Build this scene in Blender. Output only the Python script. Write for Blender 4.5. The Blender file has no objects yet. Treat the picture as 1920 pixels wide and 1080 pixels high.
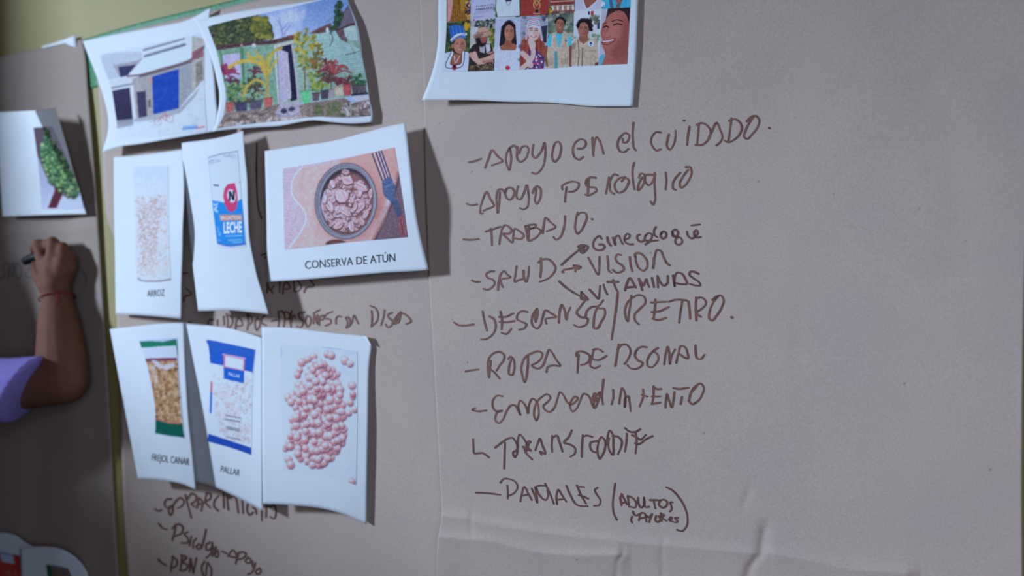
import bpy, bmesh, math, random
import numpy as np
from mathutils import Vector

random.seed(7)
RNG = np.random.default_rng(11)
SC = bpy.context.scene
COL = SC.collection

# ------------------------------------------------------------------ camera
FPX = 1867.0                       # focal length in pixels of the 1920 wide frame (35 mm lens)
YAW = math.radians(30.58)          # the camera looks obliquely to the left along the wall
ROLL = math.atan(0.0316)
DIST = 1.18                        # camera stands this far from the wall (wall plane is y = 0)
CAM = np.array([0.0, -DIST, 1.40])
FWD = np.array([-math.sin(YAW), math.cos(YAW), 0.0])
R0 = np.array([math.cos(YAW), math.sin(YAW), 0.0])
Z0 = np.array([0.0, 0.0, 1.0])
RC = math.cos(ROLL) * R0 - math.sin(ROLL) * Z0
UC = math.sin(ROLL) * R0 + math.cos(ROLL) * Z0
cam_data = bpy.data.cameras.new('camera')
cam_data.lens = FPX * 36.0 / 1920.0
cam_data.sensor_width = 36.0
cam_data.clip_start = 0.02
cam_data.dof.use_dof = True
cam_data.dof.focus_distance = 1.27
cam_data.dof.aperture_fstop = 2.8
cam_ob = bpy.data.objects.new('camera', cam_data)
COL.objects.link(cam_ob)
from mathutils import Matrix
cam_ob.matrix_world = Matrix(((RC[0], UC[0], -FWD[0], CAM[0]),
                              (RC[1], UC[1], -FWD[1], CAM[1]),
                              (RC[2], UC[2], -FWD[2], CAM[2]),
                              (0, 0, 0, 1)))
SC.camera = cam_ob

# ------------------------------------------------------------------ light
SC.view_settings.view_transform = 'Standard'
SC.view_settings.look = 'None'
SC.view_settings.exposure = 0.0
SC.view_settings.gamma = 1.0
SC.view_settings.use_curve_mapping = False
world = bpy.data.worlds.new('room_light')
SC.world = world
world.use_nodes = True
bg = world.node_tree.nodes['Background']
bg.inputs[0].default_value = (1.0, 0.93, 0.88, 1)
bg.inputs[1].default_value = 0.030

def area_light(name, loc, target, sx, sy, watts, color):
    l = bpy.data.lights.new(name, 'AREA')
    l.shape = 'RECTANGLE'
    l.size = sx
    l.size_y = sy
    l.energy = watts
    l.color = color
    o = bpy.data.objects.new(name, l)
    o.location = loc
    d = Vector(target) - Vector(loc)
    o.rotation_euler = d.to_track_quat('-Z', 'Y').to_euler()
    COL.objects.link(o)
    return o

area_light('window_daylight', (-4.45, -3.45, 2.75), (-0.9, 0, 1.4), 0.5, 0.7, 340, (0.55, 0.730, 1.0))
area_light('right_fill_light', (1.5, -2.3, 1.7), (-0.2, 0, 1.3), 1.8, 1.4, 35, (0.56, 0.70, 1.0))  # added fill lamp, out of view, to lift the right paper

# ------------------------------------------------------------------ helpers
def lin(c):
    c = np.asarray(c, float) / 255.0
    return np.where(c <= 0.04045, c / 12.92, ((c + 0.055) / 1.055) ** 2.4)

LIT = np.array([0.62, 0.76, 1.04])          # daylight on a white sheet: used to read a pigment from a photographed colour
def pig(c, lit=LIT):
    return np.clip(lin(c) / lit, 0.004, 0.9)

def unproj(px, py, d=0.0):
    """point on the plane parallel to the wall, d metres in front of it"""
    px = np.asarray(px, float); py = np.asarray(py, float); d = np.asarray(d, float)
    a = (px - 960.0) / FPX
    b = (py - 540.0) / FPX
    dirs = FWD + a[..., None] * RC - b[..., None] * UC
    t = (-d - CAM[1]) / dirs[..., 1]
    return CAM + dirs * t[..., None]

def P(px, py, d=0.0):
    return Vector(unproj(np.array(px), np.array(py), np.array(d)).tolist())

def link(name, me, parent=None, mat=None):
    o = bpy.data.objects.new(name, me)
    COL.objects.link(o)
    if mat is not None:
        me.materials.append(mat)
    if parent is not None:
        o.parent = parent
        o.matrix_parent_inverse = Matrix.Translation(-parent.location)
    return o

def empty(name, loc):
    o = bpy.data.objects.new(name, None)
    o.location = loc
    o.empty_display_size = 0.05
    COL.objects.link(o)
    return o

def tag(o, label=None, cat=None, group=None, kind=None):
    if label: o['label'] = label
    if cat: o['category'] = cat
    if group: o['group'] = group
    if kind: o['kind'] = kind
    return o

def mesh_from(name, verts, faces, smooth=True):
    me = bpy.data.meshes.new(name)
    verts = np.asarray(verts, np.float32)
    me.from_pydata(verts.tolist(), [], faces)
    if smooth:
        me.polygons.foreach_set('use_smooth', [True] * len(me.polygons))
    me.update()
    return me

def grid_mesh(name, pts, smooth=True):
    """pts (n, m, 3) front surface only -> quads, fast"""
    n, m = pts.shape[:2]
    idx = np.arange(n * m).reshape(n, m)
    q = np.stack([idx[:-1, :-1], idx[1:, :-1], idx[1:, 1:], idx[:-1, 1:]], -1).reshape(-1, 4)
    me = bpy.data.meshes.new(name)
    me.vertices.add(n * m)
    me.vertices.foreach_set('co', pts.reshape(-1).astype(np.float32))
    me.loops.add(q.size)
    me.loops.foreach_set('vertex_index', q.reshape(-1).astype(np.int32))
    me.polygons.add(len(q))
    me.polygons.foreach_set('loop_start', np.arange(0, q.size, 4, dtype=np.int32))
    me.polygons.foreach_set('loop_total', np.full(len(q), 4, dtype=np.int32))
    me.update(calc_edges=True)
    me.validate()
    if smooth:
        me.polygons.foreach_set('use_smooth', [True] * len(me.polygons))
    return me

def slab_mesh(name, front, thick):
    """closed sheet: front grid, back grid set 'thick' towards the wall, and the cut edges"""
    n, m = front.shape[:2]
    back = front + np.array([0, thick, 0])
    v = np.concatenate([front.reshape(-1, 3), back.reshape(-1, 3)])
    idx = np.arange(n * m).reshape(n, m)
    q = [np.stack([idx[:-1, :-1], idx[1:, :-1], idx[1:, 1:], idx[:-1, 1:]], -1).reshape(-1, 4)]
    b = idx + n * m
    q.append(np.stack([b[:-1, :-1], b[:-1, 1:], b[1:, 1:], b[1:, :-1]], -1).reshape(-1, 4))
    for line in (idx[0, :], idx[-1, ::-1], idx[::-1, 0], idx[:, -1]):
        q.append(np.stack([line[:-1], line[1:], line[1:] + n * m, line[:-1] + n * m], -1))
    q = np.concatenate(q)
    me = bpy.data.meshes.new(name)
    me.from_pydata(v.astype(np.float32).tolist(), [], q.tolist())
    k = np.zeros(len(me.polygons), bool)
    k[:2 * (n - 1) * (m - 1)] = True
    me.polygons.foreach_set('use_smooth', k.tolist())
    me.update()
    return me

# ------------------------------------------------------------------ materials
def new_mat(name, rough=0.8, spec=0.2):
    m = bpy.data.materials.new(name)
    m.use_nodes = True
    b = m.node_tree.nodes['Principled BSDF']
    b.inputs['Roughness'].default_value = rough
    b.inputs['Specular IOR Level'].default_value = spec
    return m, m.node_tree, b

def plain(name, col, rough=0.8, spec=0.2, noise=0.0, nscale=60.0, bump=0.0, bscale=300.0):
    m, nt, b = new_mat(name, rough, spec)
    col = list(col) + [1.0]
    b.inputs['Base Color'].default_value = col
    tc = nt.nodes.new('ShaderNodeTexCoord')
    if noise > 0:
        nz = nt.nodes.new('ShaderNodeTexNoise')
        nz.inputs['Scale'].default_value = nscale
        nz.inputs['Detail'].default_value = 4
        nt.links.new(tc.outputs['Object'], nz.inputs['Vector'])
        rp = nt.nodes.new('ShaderNodeValToRGB')
        rp.color_ramp.elements[0].position = 0.3
        rp.color_ramp.elements[1].position = 0.7
        rp.color_ramp.elements[0].color = [c * (1 - noise) for c in col[:3]] + [1]
        rp.color_ramp.elements[1].color = [min(1, c * (1 + noise)) for c in col[:3]] + [1]
        nt.links.new(nz.outputs['Fac'], rp.inputs['Fac'])
        nt.links.new(rp.outputs['Color'], b.inputs['Base Color'])
    if bump > 0:
        n2 = nt.nodes.new('ShaderNodeTexNoise')
        n2.inputs['Scale'].default_value = bscale
        n2.inputs['Detail'].default_value = 3
        nt.links.new(tc.outputs['Object'], n2.inputs['Vector'])
        bp = nt.nodes.new('ShaderNodeBump')
        bp.inputs['Strength'].default_value = bump
        bp.inputs['Distance'].default_value = 0.002
        nt.links.new(n2.outputs['Fac'], bp.inputs['Height'])
        nt.links.new(bp.outputs['Normal'], b.inputs['Normal'])
    return m

def kraft(name, col, seed):
    """brown wrapping paper: fine fibres, a few dark and pale specks, faint mottling"""
    m, nt, b = new_mat(name, 0.75, 0.25)
    N, L = nt.nodes.new, nt.links.new
    tc = N('ShaderNodeTexCoord')
    mp = N('ShaderNodeMapping')
    mp.inputs['Location'].default_value = (seed, seed * 0.7, seed * 1.3)
    L(tc.outputs['Object'], mp.inputs['Vector'])
    fib = N('ShaderNodeTexNoise'); fib.inputs['Scale'].default_value = 420; fib.inputs['Detail'].default_value = 3
    mot = N('ShaderNodeTexNoise'); mot.inputs['Scale'].default_value = 9; mot.inputs['Detail'].default_value = 5
    spk = N('ShaderNodeTexVoronoi'); spk.inputs['Scale'].default_value = 26
    for n in (fib, mot, spk): L(mp.outputs['Vector'], n.inputs['Vector'])
    r1 = N('ShaderNodeValToRGB')
    r1.color_ramp.elements[0].position = 0.32; r1.color_ramp.elements[1].position = 0.68
    r1.color_ramp.elements[0].color = [c * 0.93 for c in col] + [1]
    r1.color_ramp.elements[1].color = [c * 1.06 for c in col] + [1]
    L(fib.outputs['Fac'], r1.inputs['Fac'])
    r2 = N('ShaderNodeValToRGB')
    r2.color_ramp.elements[0].position = 0.3; r2.color_ramp.elements[1].position = 0.7
    r2.color_ramp.elements[0].color = (0.95, 0.95, 0.96, 1); r2.color_ramp.elements[1].color = (1.04, 1.03, 1.0, 1)
    L(mot.outputs['Fac'], r2.inputs['Fac'])
    mx = N('ShaderNodeMix'); mx.data_type = 'RGBA'; mx.blend_type = 'MULTIPLY'; mx.inputs[0].default_value = 1
    L(r1.outputs['Color'], mx.inputs[6]); L(r2.outputs['Color'], mx.inputs[7])
    r3 = N('ShaderNodeValToRGB'); r3.color_ramp.interpolation = 'LINEAR'
    r3.color_ramp.elements[0].position = 0.02; r3.color_ramp.elements[1].position = 0.05
    r3.color_ramp.elements[0].color = (0.45, 0.42, 0.4, 1); r3.color_ramp.elements[1].color = (1, 1, 1, 1)
    L(spk.outputs['Distance'], r3.inputs['Fac'])
    mx2 = N('ShaderNodeMix'); mx2.data_type = 'RGBA'; mx2.blend_type = 'MULTIPLY'; mx2.inputs[0].default_value = 0.8
    L(mx.outputs[2], mx2.inputs[6]); L(r3.outputs['Color'], mx2.inputs[7])
    L(mx2.outputs[2], b.inputs['Base Color'])
    bp = N('ShaderNodeBump'); bp.inputs['Strength'].default_value = 0.06; bp.inputs['Distance'].default_value = 0.001
    L(fib.outputs['Fac'], bp.inputs['Height'])
    L(bp.outputs['Normal'], b.inputs['Normal'])
    return m

def printed(name):
    """ink printed on office paper: the pigment is stored per point of the print"""
    m, nt, b = new_mat(name, 0.9, 0.04)
    at = nt.nodes.new('ShaderNodeAttribute')
    at.attribute_name = 'ink'
    nt.links.new(at.outputs['Color'], b.inputs['Base Color'])
    return m

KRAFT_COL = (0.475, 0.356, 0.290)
M_KRAFT = [kraft('kraft_paper_a_shaded', (0.335, 0.25, 0.20), 3.1), kraft('kraft_paper_b', KRAFT_COL, 7.7), kraft('kraft_paper_c', KRAFT_COL, 12.9)]  # first one darkened to stand in for the shade on the left sheet
M_PAPER = plain('white_office_paper', (0.73, 0.73, 0.73), 0.7, 0.2, 0.012, 40, 0.03, 500)
M_PRINT = printed('printed_ink')
M_WALL = plain('yellow_wall_paint', (0.335, 0.258, 0.085), 0.6, 0.3, 0.03, 12, 0.08, 160)
M_GREEN = plain('green_glitter_foam', (0.055, 0.22, 0.085), 0.45, 0.5, 0.5, 330, 0.5, 600)
M_INK = plain('brown_marker_ink', (0.180, 0.072, 0.050), 0.6, 0.25, 0.35, 130)
M_INK2 = plain('dark_brown_marker_ink', (0.140, 0.056, 0.042), 0.6, 0.25, 0.3, 130)
M_INK3 = plain('faint_grey_marker_ink', (0.185, 0.145, 0.12), 0.7, 0.2, 0.3, 130)
M_CAP = plain('caption_ink', (0.035, 0.035, 0.045), 0.6, 0.2)
M_WHITEINK = plain('white_lettering', (0.80, 0.80, 0.80), 0.6, 0.2)
M_SKIN = plain('brown_skin', (0.165, 0.066, 0.038), 0.7, 0.15, 0.10, 30, 0.1, 220)
M_SHIRT = plain('lilac_cotton', (0.255, 0.195, 0.50), 0.85, 0.15, 0.08, 40, 0.25, 500)
M_TROUSER = plain('dark_blue_cotton', (0.03, 0.035, 0.06), 0.85, 0.15, 0.1, 60, 0.2, 500)
M_HAIR = plain('black_hair', (0.012, 0.009, 0.008), 0.45, 0.5, 0.3, 90, 0.4, 250)
M_SHOE = plain('dark_shoe_rubber', (0.03, 0.028, 0.028), 0.6, 0.3)
M_THREAD = plain('red_thread', (0.22, 0.02, 0.02), 0.7, 0.2)
M_PEN = plain('black_marker_plastic', (0.008, 0.008, 0.010), 0.5, 0.25)
M_NIB = plain('marker_felt', (0.03, 0.022, 0.02), 0.9, 0.1)
M_FLOOR = plain('grey_floor_cement', (0.22, 0.20, 0.18), 0.7, 0.3, 0.15, 6, 0.1, 60)

# ------------------------------------------------------------------ the room
def box(name, lo, hi, mat, kind='structure'):
    bm = bmesh.new()
    bmesh.ops.create_cube(bm, size=1.0)
    lo = Vector(lo); hi = Vector(hi)
    for v in bm.verts:
        v.co = Vector([(lo[i] + hi[i]) / 2 + v.co[i] * (hi[i] - lo[i]) for i in range(3)])
    me = bpy.data.meshes.new(name)
    bm.to_mesh(me); bm.free()
    o = link(name, me, None, mat)
    o['kind'] = kind
    return o

box('wall_back', (-4.5, 0.0, 0.0), (2.5, 0.12, 3.0), M_WALL)
def boxes(name, parts, mat):
    bm = bmesh.new()
    for lo, hi in parts:
        r = bmesh.ops.create_cube(bm, size=1.0)
        for v in r['verts']:
            v.co = Vector([(lo[i] + hi[i]) / 2 + v.co[i] * (hi[i] - lo[i]) for i in range(3)])
    me = bpy.data.meshes.new(name)
    bm.to_mesh(me); bm.free()
    o = link(name, me, None, mat)
    o['kind'] = 'structure'
    return o
# added unseen wall: its opening trims the daylight at the left, top and bottom
boxes('light_blocker_wall', [((-2.6, -0.905, 0), (-2.45, 0, 3.0)), ((-2.6, -4.0, 0), (-2.45, -3.2, 3.0)),
                    ((-2.6, -3.2, 0), (-2.45, -0.905, 1.665)), ((-2.6, -3.2, 2.365), (-2.45, -0.905, 3.0))], M_WALL)
box('floor', (-4.5, -4.0, -0.1), (2.5, 0.12, 0.0), M_FLOOR)

# ------------------------------------------------------------------ sheets of paper
def curve(pts, n=241):
    """smooth polyline through pts (k, dims), evenly spaced by length"""
    p = np.asarray(pts, float)
    if len(p) == 2:
        t = np.linspace(0, 1, n)[:, None]
        return p[0] * (1 - t) + p[1] * t
    seg = np.linalg.norm(np.diff(p[:, :2], axis=0), axis=1)
    cum = np.concatenate([[0], np.cumsum(seg)])
    m = np.gradient(p, cum, axis=0)
    u = np.linspace(0, cum[-1], n)
    k = np.clip(np.searchsorted(cum, u, side='right') - 1, 0, len(p) - 2)
    h = (cum[k + 1] - cum[k])
    s = ((u - cum[k]) / h)[:, None]
    h = h[:, None]
    return ((2 * s**3 - 3 * s**2 + 1) * p[k] + (s**3 - 2 * s**2 + s) * h * m[k]
            + (-2 * s**3 + 3 * s**2) * p[k + 1] + (s**3 - s**2) * h * m[k + 1])

class Patch:
    """Coons patch over four edges; rows are (x, y, lift from the wall)"""
    def __init__(self, top, right, bottom, left, bulge=None):
        self.T, self.R, self.B, self.L = [curve(c) for c in (top, right, bottom, left)]
        self.bulge = bulge
    def ev(self, c, u):
        x = np.clip(u, 0, 1) * (len(c) - 1)
        i = np.minimum(x.astype(int), len(c) - 2)
        f = (x - i)[..., None]
        return c[i] * (1 - f) + c[i + 1] * f
    def __call__(self, s, t):
        s = np.asarray(s, float); t = np.asarray(t, float)
        S = s[..., None]; T = t[..., None]
        top, bot, lef, rig = self.ev(self.T, s), self.ev(self.B, s), self.ev(self.L, t), self.ev(self.R, t)
        p = ((1 - T) * top + T * bot + (1 - S) * lef + S * rig
             - ((1 - S) * (1 - T) * self.T[0] + S * (1 - T) * self.T[-1] + (1 - S) * T * self.B[0] + S * T * self.B[-1]))
        if self.bulge is not None:
            p = p.copy()
            p[..., 2] += self.bulge(s, t)
        return p
    def inverse(self, px, py):
        px = np.asarray(px, float); py = np.asarray(py, float)
        c = self.T[0, :2], self.T[-1, :2], self.B[0, :2]
        s = np.clip((px - c[0][0]) / (c[1][0] - c[0][0]), 0, 1)
        t = np.clip((py - c[0][1]) / (c[2][1] - c[0][1]), 0, 1)
        e = 1e-3
        for _ in range(14):
            p = self(s, t); ps = self(np.minimum(s + e, 1.0), t); pt = self(s, np.minimum(t + e, 1.0))
            ds = np.where(s + e > 1, self(s, t)[..., 0] * 0 + 1, 1)
            a = (ps - p)[..., :2]; b = (pt - p)[..., :2]
            back_s = s + e > 1; back_t = t + e > 1
            if back_s.any():
                a = np.where(back_s[..., None], (p - self(s - e, t))[..., :2], a)
            if back_t.any():
                b = np.where(back_t[..., None], (p - self(s, t - e))[..., :2], b)
            a = a / e; b = b / e
            rx = px - p[..., 0]; ry = py - p[..., 1]
            det = a[..., 0] * b[..., 1] - a[..., 1] * b[..., 0]
            det = np.where(np.abs(det) < 1e-6, 1e-6, det)
            s = np.clip(s + 0.9 * (rx * b[..., 1] - ry * b[..., 0]) / det, 0, 1)
            t = np.clip(t + 0.9 * (a[..., 0] * ry - a[..., 1] * rx) / det, 0, 1)
        return s, t

class Sheet:
    def __init__(self, name, label, cat, group, top, right, bottom, left, bulge=None, n=48, mat=None, part='paper', thick=0.0003):
        self.patch = Patch(top, right, bottom, left, bulge)
        ss, tt = np.meshgrid(np.linspace(0, 1, n), np.linspace(0, 1, n), indexing='ij')
        q = self.patch(ss, tt)
        pts = unproj(q[..., 0], q[..., 1], q[..., 2])
        pts = pts[:, ::-1]
        mid = self.patch(np.array(0.5), np.array(0.5))
        self.root = empty(name, Vector(unproj(mid[0], mid[1], mid[2] - 0.002).tolist()))
        tag(self.root, label, cat, group)
        self.paper = link(part, slab_mesh(part, pts, thick), self.root, mat or M_PAPER)
    def lift(self, px, py):
        s, t = self.patch.inverse(px, py)
        return self.patch(s, t)[..., 2]
    def at(self, px, py, eps=0.0003):
        return unproj(px, py, self.lift(px, py) + eps)
    def photo(self, canvas, top, right, bottom, left, name='printed_photo', step=1.2, eps=0.0004):
        pp = Patch(*[[(x, y, 0) for x, y in e] for e in (top, right, bottom, left)])
        w = np.linalg.norm(np.diff(pp.T[:, :2], axis=0), axis=1).sum()
        h = np.linalg.norm(np.diff(pp.L[:, :2], axis=0), axis=1).sum()
        n, m = int(w / step) + 2, int(h / step) + 2
        ss, tt = np.meshgrid(np.linspace(0, 1, n), np.linspace(0, 1, m), indexing='ij')
        q = pp(ss, tt)
        pts = self.at(q[..., 0], q[..., 1], eps)[:, ::-1]
        me = grid_mesh(name, pts)
        col = canvas.sample(q[..., 0], q[..., 1])[:, ::-1]
        at = me.color_attributes.new('ink', 'FLOAT_COLOR', 'POINT')
        rgba = np.concatenate([pig(col), np.ones(col.shape[:2] + (1,))], -1).astype(np.float32)
        at.data.foreach_set('color', rgba.reshape(-1))
        return link(name, me, self.root, M_PRINT)
    def text(self, s, p0, p1, height, name='caption', mat=None, bold=0.0, eps=0.0005, font_h=0.69):
        """printed lettering: baseline from p0 to p1, capital height in px"""
        cu = bpy.data.curves.new('lettering', 'FONT')
        cu.body = s
        cu.size = 1.0
        cu.resolution_u = 3
        cu.offset = bold
        to = bpy.data.objects.new('lettering', cu)
        COL.objects.link(to)
        dg = bpy.context.evaluated_depsgraph_get()
        me0 = bpy.data.meshes.new_from_object(to.evaluated_get(dg))
        bpy.data.objects.remove(to)
        bpy.data.curves.remove(cu)
        co = np.array([v.co[:] for v in me0.vertices])
        x0, x1 = co[:, 0].min(), co[:, 0].max()
        u = (co[:, 0] - x0) / (x1 - x0)
        v = co[:, 1] / font_h
        p0 = np.array(p0, float); p1 = np.array(p1, float)
        d = p1 - p0
        nrm = np.array([d[1], -d[0]]) / np.hypot(*d)
        up = nrm * 0.5 + np.array([0, -1]) * 0.5
        up = up / np.hypot(*up)
        q = p0 + u[:, None] * d + v[:, None] * height * up
        pts = self.at(q[:, 0], q[:, 1], eps)
        faces = [list(p.vertices) for p in me0.polygons]
        bpy.data.meshes.remove(me0)
        me = mesh_from(name, pts, faces, False)
        return link(name, me, self.root, mat or M_CAP)

# ------------------------------------------------------------------ painting the printed pictures
def vnoise(h, w, cell, seed=0):
    r = np.random.default_rng(seed)
    gh, gw = int(h / cell) + 3, int(w / cell) + 3
    g = r.random((gh, gw))
    y = np.arange(h) / cell; x = np.arange(w) / cell
    yi = y.astype(int); xi = x.astype(int)
    fy = (y - yi)[:, None]; fx = (x - xi)[None, :]
    fy = fy * fy * (3 - 2 * fy); fx = fx * fx * (3 - 2 * fx)
    a = g[yi][:, xi]; b = g[yi][:, xi + 1]; c = g[yi + 1][:, xi]; d = g[yi + 1][:, xi + 1]
    return (a * (1 - fx) + b * fx) * (1 - fy) + (c * (1 - fx) + d * fx) * fy

class Canvas:
    def __init__(self, x0, y0, x1, y1, ox=0, oy=0, s=1.0, base=(200, 212, 240), k=2):
        self.x0, self.y0, self.k = x0, y0, k
        self.W, self.H = int((x1 - x0) * k) + 1, int((y1 - y0) * k) + 1
        self.ox, self.oy, self.s = ox, oy, s
        self.a = np.zeros((self.H, self.W, 3)) + np.array(base, float)
        self.yy, self.xx = np.mgrid[0:self.H, 0:self.W].astype(float)
        self.seed = 1
    def tr(self, pts):
        p = np.asarray(pts, float).reshape(-1, 2)
        return np.stack([(self.ox + p[:, 0] / self.s - self.x0) * self.k, (self.oy + p[:, 1] / self.s - self.y0) * self.k], 1)
    def ln(self, v):
        return v / self.s * self.k
    def win(self, x0, y0, x1, y1):
        return (slice(max(0, int(y0) - 1), max(0, min(self.H, int(y1) + 3))), slice(max(0, int(x0) - 1), max(0, min(self.W, int(x1) + 3))))
    def blend(self, w, alpha, col):
        col = np.array(col, float)
        self.a[w] = self.a[w] * (1 - alpha[..., None]) + col * alpha[..., None]
    def mask(self, pts):
        p = self.tr(pts)
        w = self.win(p[:, 0].min(), p[:, 1].min(), p[:, 0].max(), p[:, 1].max())
        X, Y = self.xx[w], self.yy[w]
        ins = np.zeros(X.shape, bool)
        for i in range(len(p)):
            (xa, ya), (xb, yb) = p[i], p[(i + 1) % len(p)]
            if ya == yb: continue
            c = ((ya > Y) != (yb > Y)) & (X < (xb - xa) * (Y - ya) / (yb - ya) + xa)
            ins ^= c
        return w, ins.astype(float)
    def poly(self, pts, col, alpha=1.0, noise=0.0, cell=3.0):
        w, m = self.mask(pts)
        if m.size == 0: return
        self.seed += 1
        c = np.array(col, float) + np.zeros(m.shape + (3,))
        if noise:
            c = c + (vnoise(m.shape[0], m.shape[1], cell * self.k / 2, self.seed)[..., None] - 0.5) * 2 * noise
        self.a[w] = self.a[w] * (1 - m[..., None] * alpha) + c * m[..., None] * alpha
    def grad(self, pts, c0, c1, axis=1):
        w, m = self.mask(pts)
        if m.size == 0: return
        n = m.shape[0] if axis == 1 else m.shape[1]
        t = np.linspace(0, 1, n)
        t = t[:, None] if axis == 1 else t[None, :]
        c = np.array(c0, float) * (1 - t[..., None]) + np.array(c1, float) * t[..., None]
        self.a[w] = self.a[w] * (1 - m[..., None]) + (c + np.zeros(m.shape + (3,))) * m[..., None]
    def ell(self, x, y, rx, ry, col, rot=0.0, soft=0.25, alpha=1.0):
        c = self.tr([(x, y)])[0]
        rx, ry = max(0.6, self.ln(rx)), max(0.6, self.ln(ry))
        r = max(rx, ry) * 1.2
        w = self.win(c[0] - r, c[1] - r, c[0] + r, c[1] + r)
        X, Y = self.xx[w] - c[0], self.yy[w] - c[1]
        if X.size == 0: return
        a = math.radians(rot)
        u = (X * math.cos(a) + Y * math.sin(a)) / rx
        v = (-X * math.sin(a) + Y * math.cos(a)) / ry
        d = np.sqrt(u * u + v * v)
        self.blend(w, np.clip((1.0 + soft / 2 - d) / max(soft, 1e-3), 0, 1) * alpha, col)
    def line(self, pts, width, col, alpha=1.0, smooth=True):
        p = np.asarray(pts, float).reshape(-1, 2)
        if smooth and len(p) > 2: p = curve(p, 40)
        p = self.tr(p)
        r = max(0.5, self.ln(width) / 2)
        w = self.win(p[:, 0].min() - r - 1, p[:, 1].min() - r - 1, p[:, 0].max() + r + 1, p[:, 1].max() + r + 1)
        X, Y = self.xx[w], self.yy[w]
        if X.size == 0: return
        best = np.full(X.shape, 1e9)
        for (xa, ya), (xb, yb) in zip(p[:-1], p[1:]):
            dx, dy = xb - xa, yb - ya
            L = dx * dx + dy * dy + 1e-9
            t = np.clip(((X - xa) * dx + (Y - ya) * dy) / L, 0, 1)
            best = np.minimum(best, np.hypot(X - xa - t * dx, Y - ya - t * dy))
        self.blend(w, np.clip(r + 0.5 - best, 0, 1) * alpha, col)
    def scatter(self, n, pts, cols, rmin, rmax, aspect=(0.6, 1.0), rots=(0, 180), soft=0.5, alpha=0.9, seed=0):
        r = random.Random(seed)
        p = np.asarray(pts, float).reshape(-1, 2)
        lo, hi = p.min(0), p.max(0)
        k = 0
        tries = 0
        while k < n and tries < n * 30:
            tries += 1
            x, y = r.uniform(lo[0], hi[0]), r.uniform(lo[1], hi[1])
            ins = False
            for i in range(len(p)):
                (xa, ya), (xb, yb) = p[i], p[(i + 1) % len(p)]
                if (ya > y) != (yb > y) and x < (xb - xa) * (y - ya) / (yb - ya) + xa: ins = not ins
            if not ins: continue
            k += 1
            a = r.uniform(rmin, rmax)
            self.ell(x, y, a, a * r.uniform(*aspect), r.choice(cols), r.uniform(*rots), soft, alpha)
    def grain(self, amp, cell=1.0):
        self.seed += 1
        self.a += (vnoise(self.H, self.W, max(1.0, cell * self.k), self.seed)[..., None] - 0.5) * 2 * amp
    def soften(self, n=1):
        for _ in range(n):
            p = np.pad(self.a, ((1, 1), (1, 1), (0, 0)), 'edge')
            self.a = (p[:-2, 1:-1] + p[2:, 1:-1] + p[1:-1, :-2] + p[1:-1, 2:] + 2 * self.a) / 6
    def tone(self, r, g, b, gamma=1.0, desat=0.0):
        if gamma != 1.0: self.a = 200 * (np.clip(self.a, 0, 255) / 200) ** gamma
        if desat: self.a = self.a * (1 - desat) + self.a.mean(-1, keepdims=True) * desat
        self.a = np.minimum(self.a * np.array([r, g, b]), np.array([176., 195., 224.]))
    def sample(self, px, py):
        x = np.clip((px - self.x0) * self.k, 0, self.W - 1.001); y = np.clip((py - self.y0) * self.k, 0, self.H - 1.001)
        xi = x.astype(int); yi = y.astype(int)
        fx = (x - xi)[..., None]; fy = (y - yi)[..., None]
        A = self.a
        c = (A[yi, xi] * (1 - fx) + A[yi, xi + 1] * fx) * (1 - fy) + (A[yi + 1, xi] * (1 - fx) + A[yi + 1, xi + 1] * fx) * fy
        return np.clip(c, 4, 252)

# ------------------------------------------------------------------ things on the bare wall
def pts3(s, d):
    return [(float(a), float(b), d) for a, b in (q.split(',') for q in s.split())]

def E(s, d0, d1=None, dm=None):
    """edge from 'x,y x,y ...' with the lift going d0 -> (dm) -> d1"""
    p = np.array([[float(v) for v in q.split(',')] for q in s.split()])
    seg = np.concatenate([[0], np.cumsum(np.hypot(*np.diff(p, axis=0).T))])
    u = seg / seg[-1]
    d1 = d0 if d1 is None else d1
    d = np.interp(u, [0, 1], [d0, d1]) if dm is None else np.interp(u, [0, 0.5, 1], [d0, dm, d1])
    return [(x, y, z) for (x, y), z in zip(p, d)]

Sheet('foam_border', 'green glitter foam strip showing between the yellow wall and the brown paper', 'border', None,
      E('157,73.5 230,51.5 430,2 620,-45', .0022), E('620,-45 640,60', .0022),
      E('165,166 400,120 640,60', .0022), E('157,73.5 161,120 165,166', .0022), n=24, mat=M_GREEN, part='foam', thick=0.0018)
bpy.data.objects['foam'].name = 'foam_sheet'

Sheet('white_sheet', 'corner of a white sheet peeking over the top of the left brown paper', 'paper', None,
      E('78,87 120,74 141.5,66', .003, .008), E('141.5,66 144,84 147,100', .008, .003), E('84,120 147,100', .002), E('78,87 84,120', .002), n=10)

# brown kraft papers: lift from the wall is a smooth function of the place on the paper
def ridge(px, py, line, h, w_up, w_dn):
    """a crease: sharp crest along the line, short flank above and long flank below"""
    l = np.array(line, float)
    yc = np.interp(px, l[:, 0], l[:, 1])
    end = np.clip((px - l[0, 0]) / 25 + 1, 0, 1) * np.clip((l[-1, 0] - px) / 25 + 1, 0, 1)
    v = py - yc
    return h * end * np.where(v < 0, np.exp(np.minimum(v, 0) / w_up), np.exp(-np.maximum(v, 0) / w_dn))

def vridge(px, py, line, h, w):
    l = np.array(line, float)
    xc = np.interp(py, l[:, 1], l[:, 0])
    end = np.clip((py - l[0, 1]) / 25 + 1, 0, 1) * np.clip((l[-1, 1] - py) / 25 + 1, 0, 1)
    return h * end * np.exp(-((px - xc) / w) ** 2)

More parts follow.
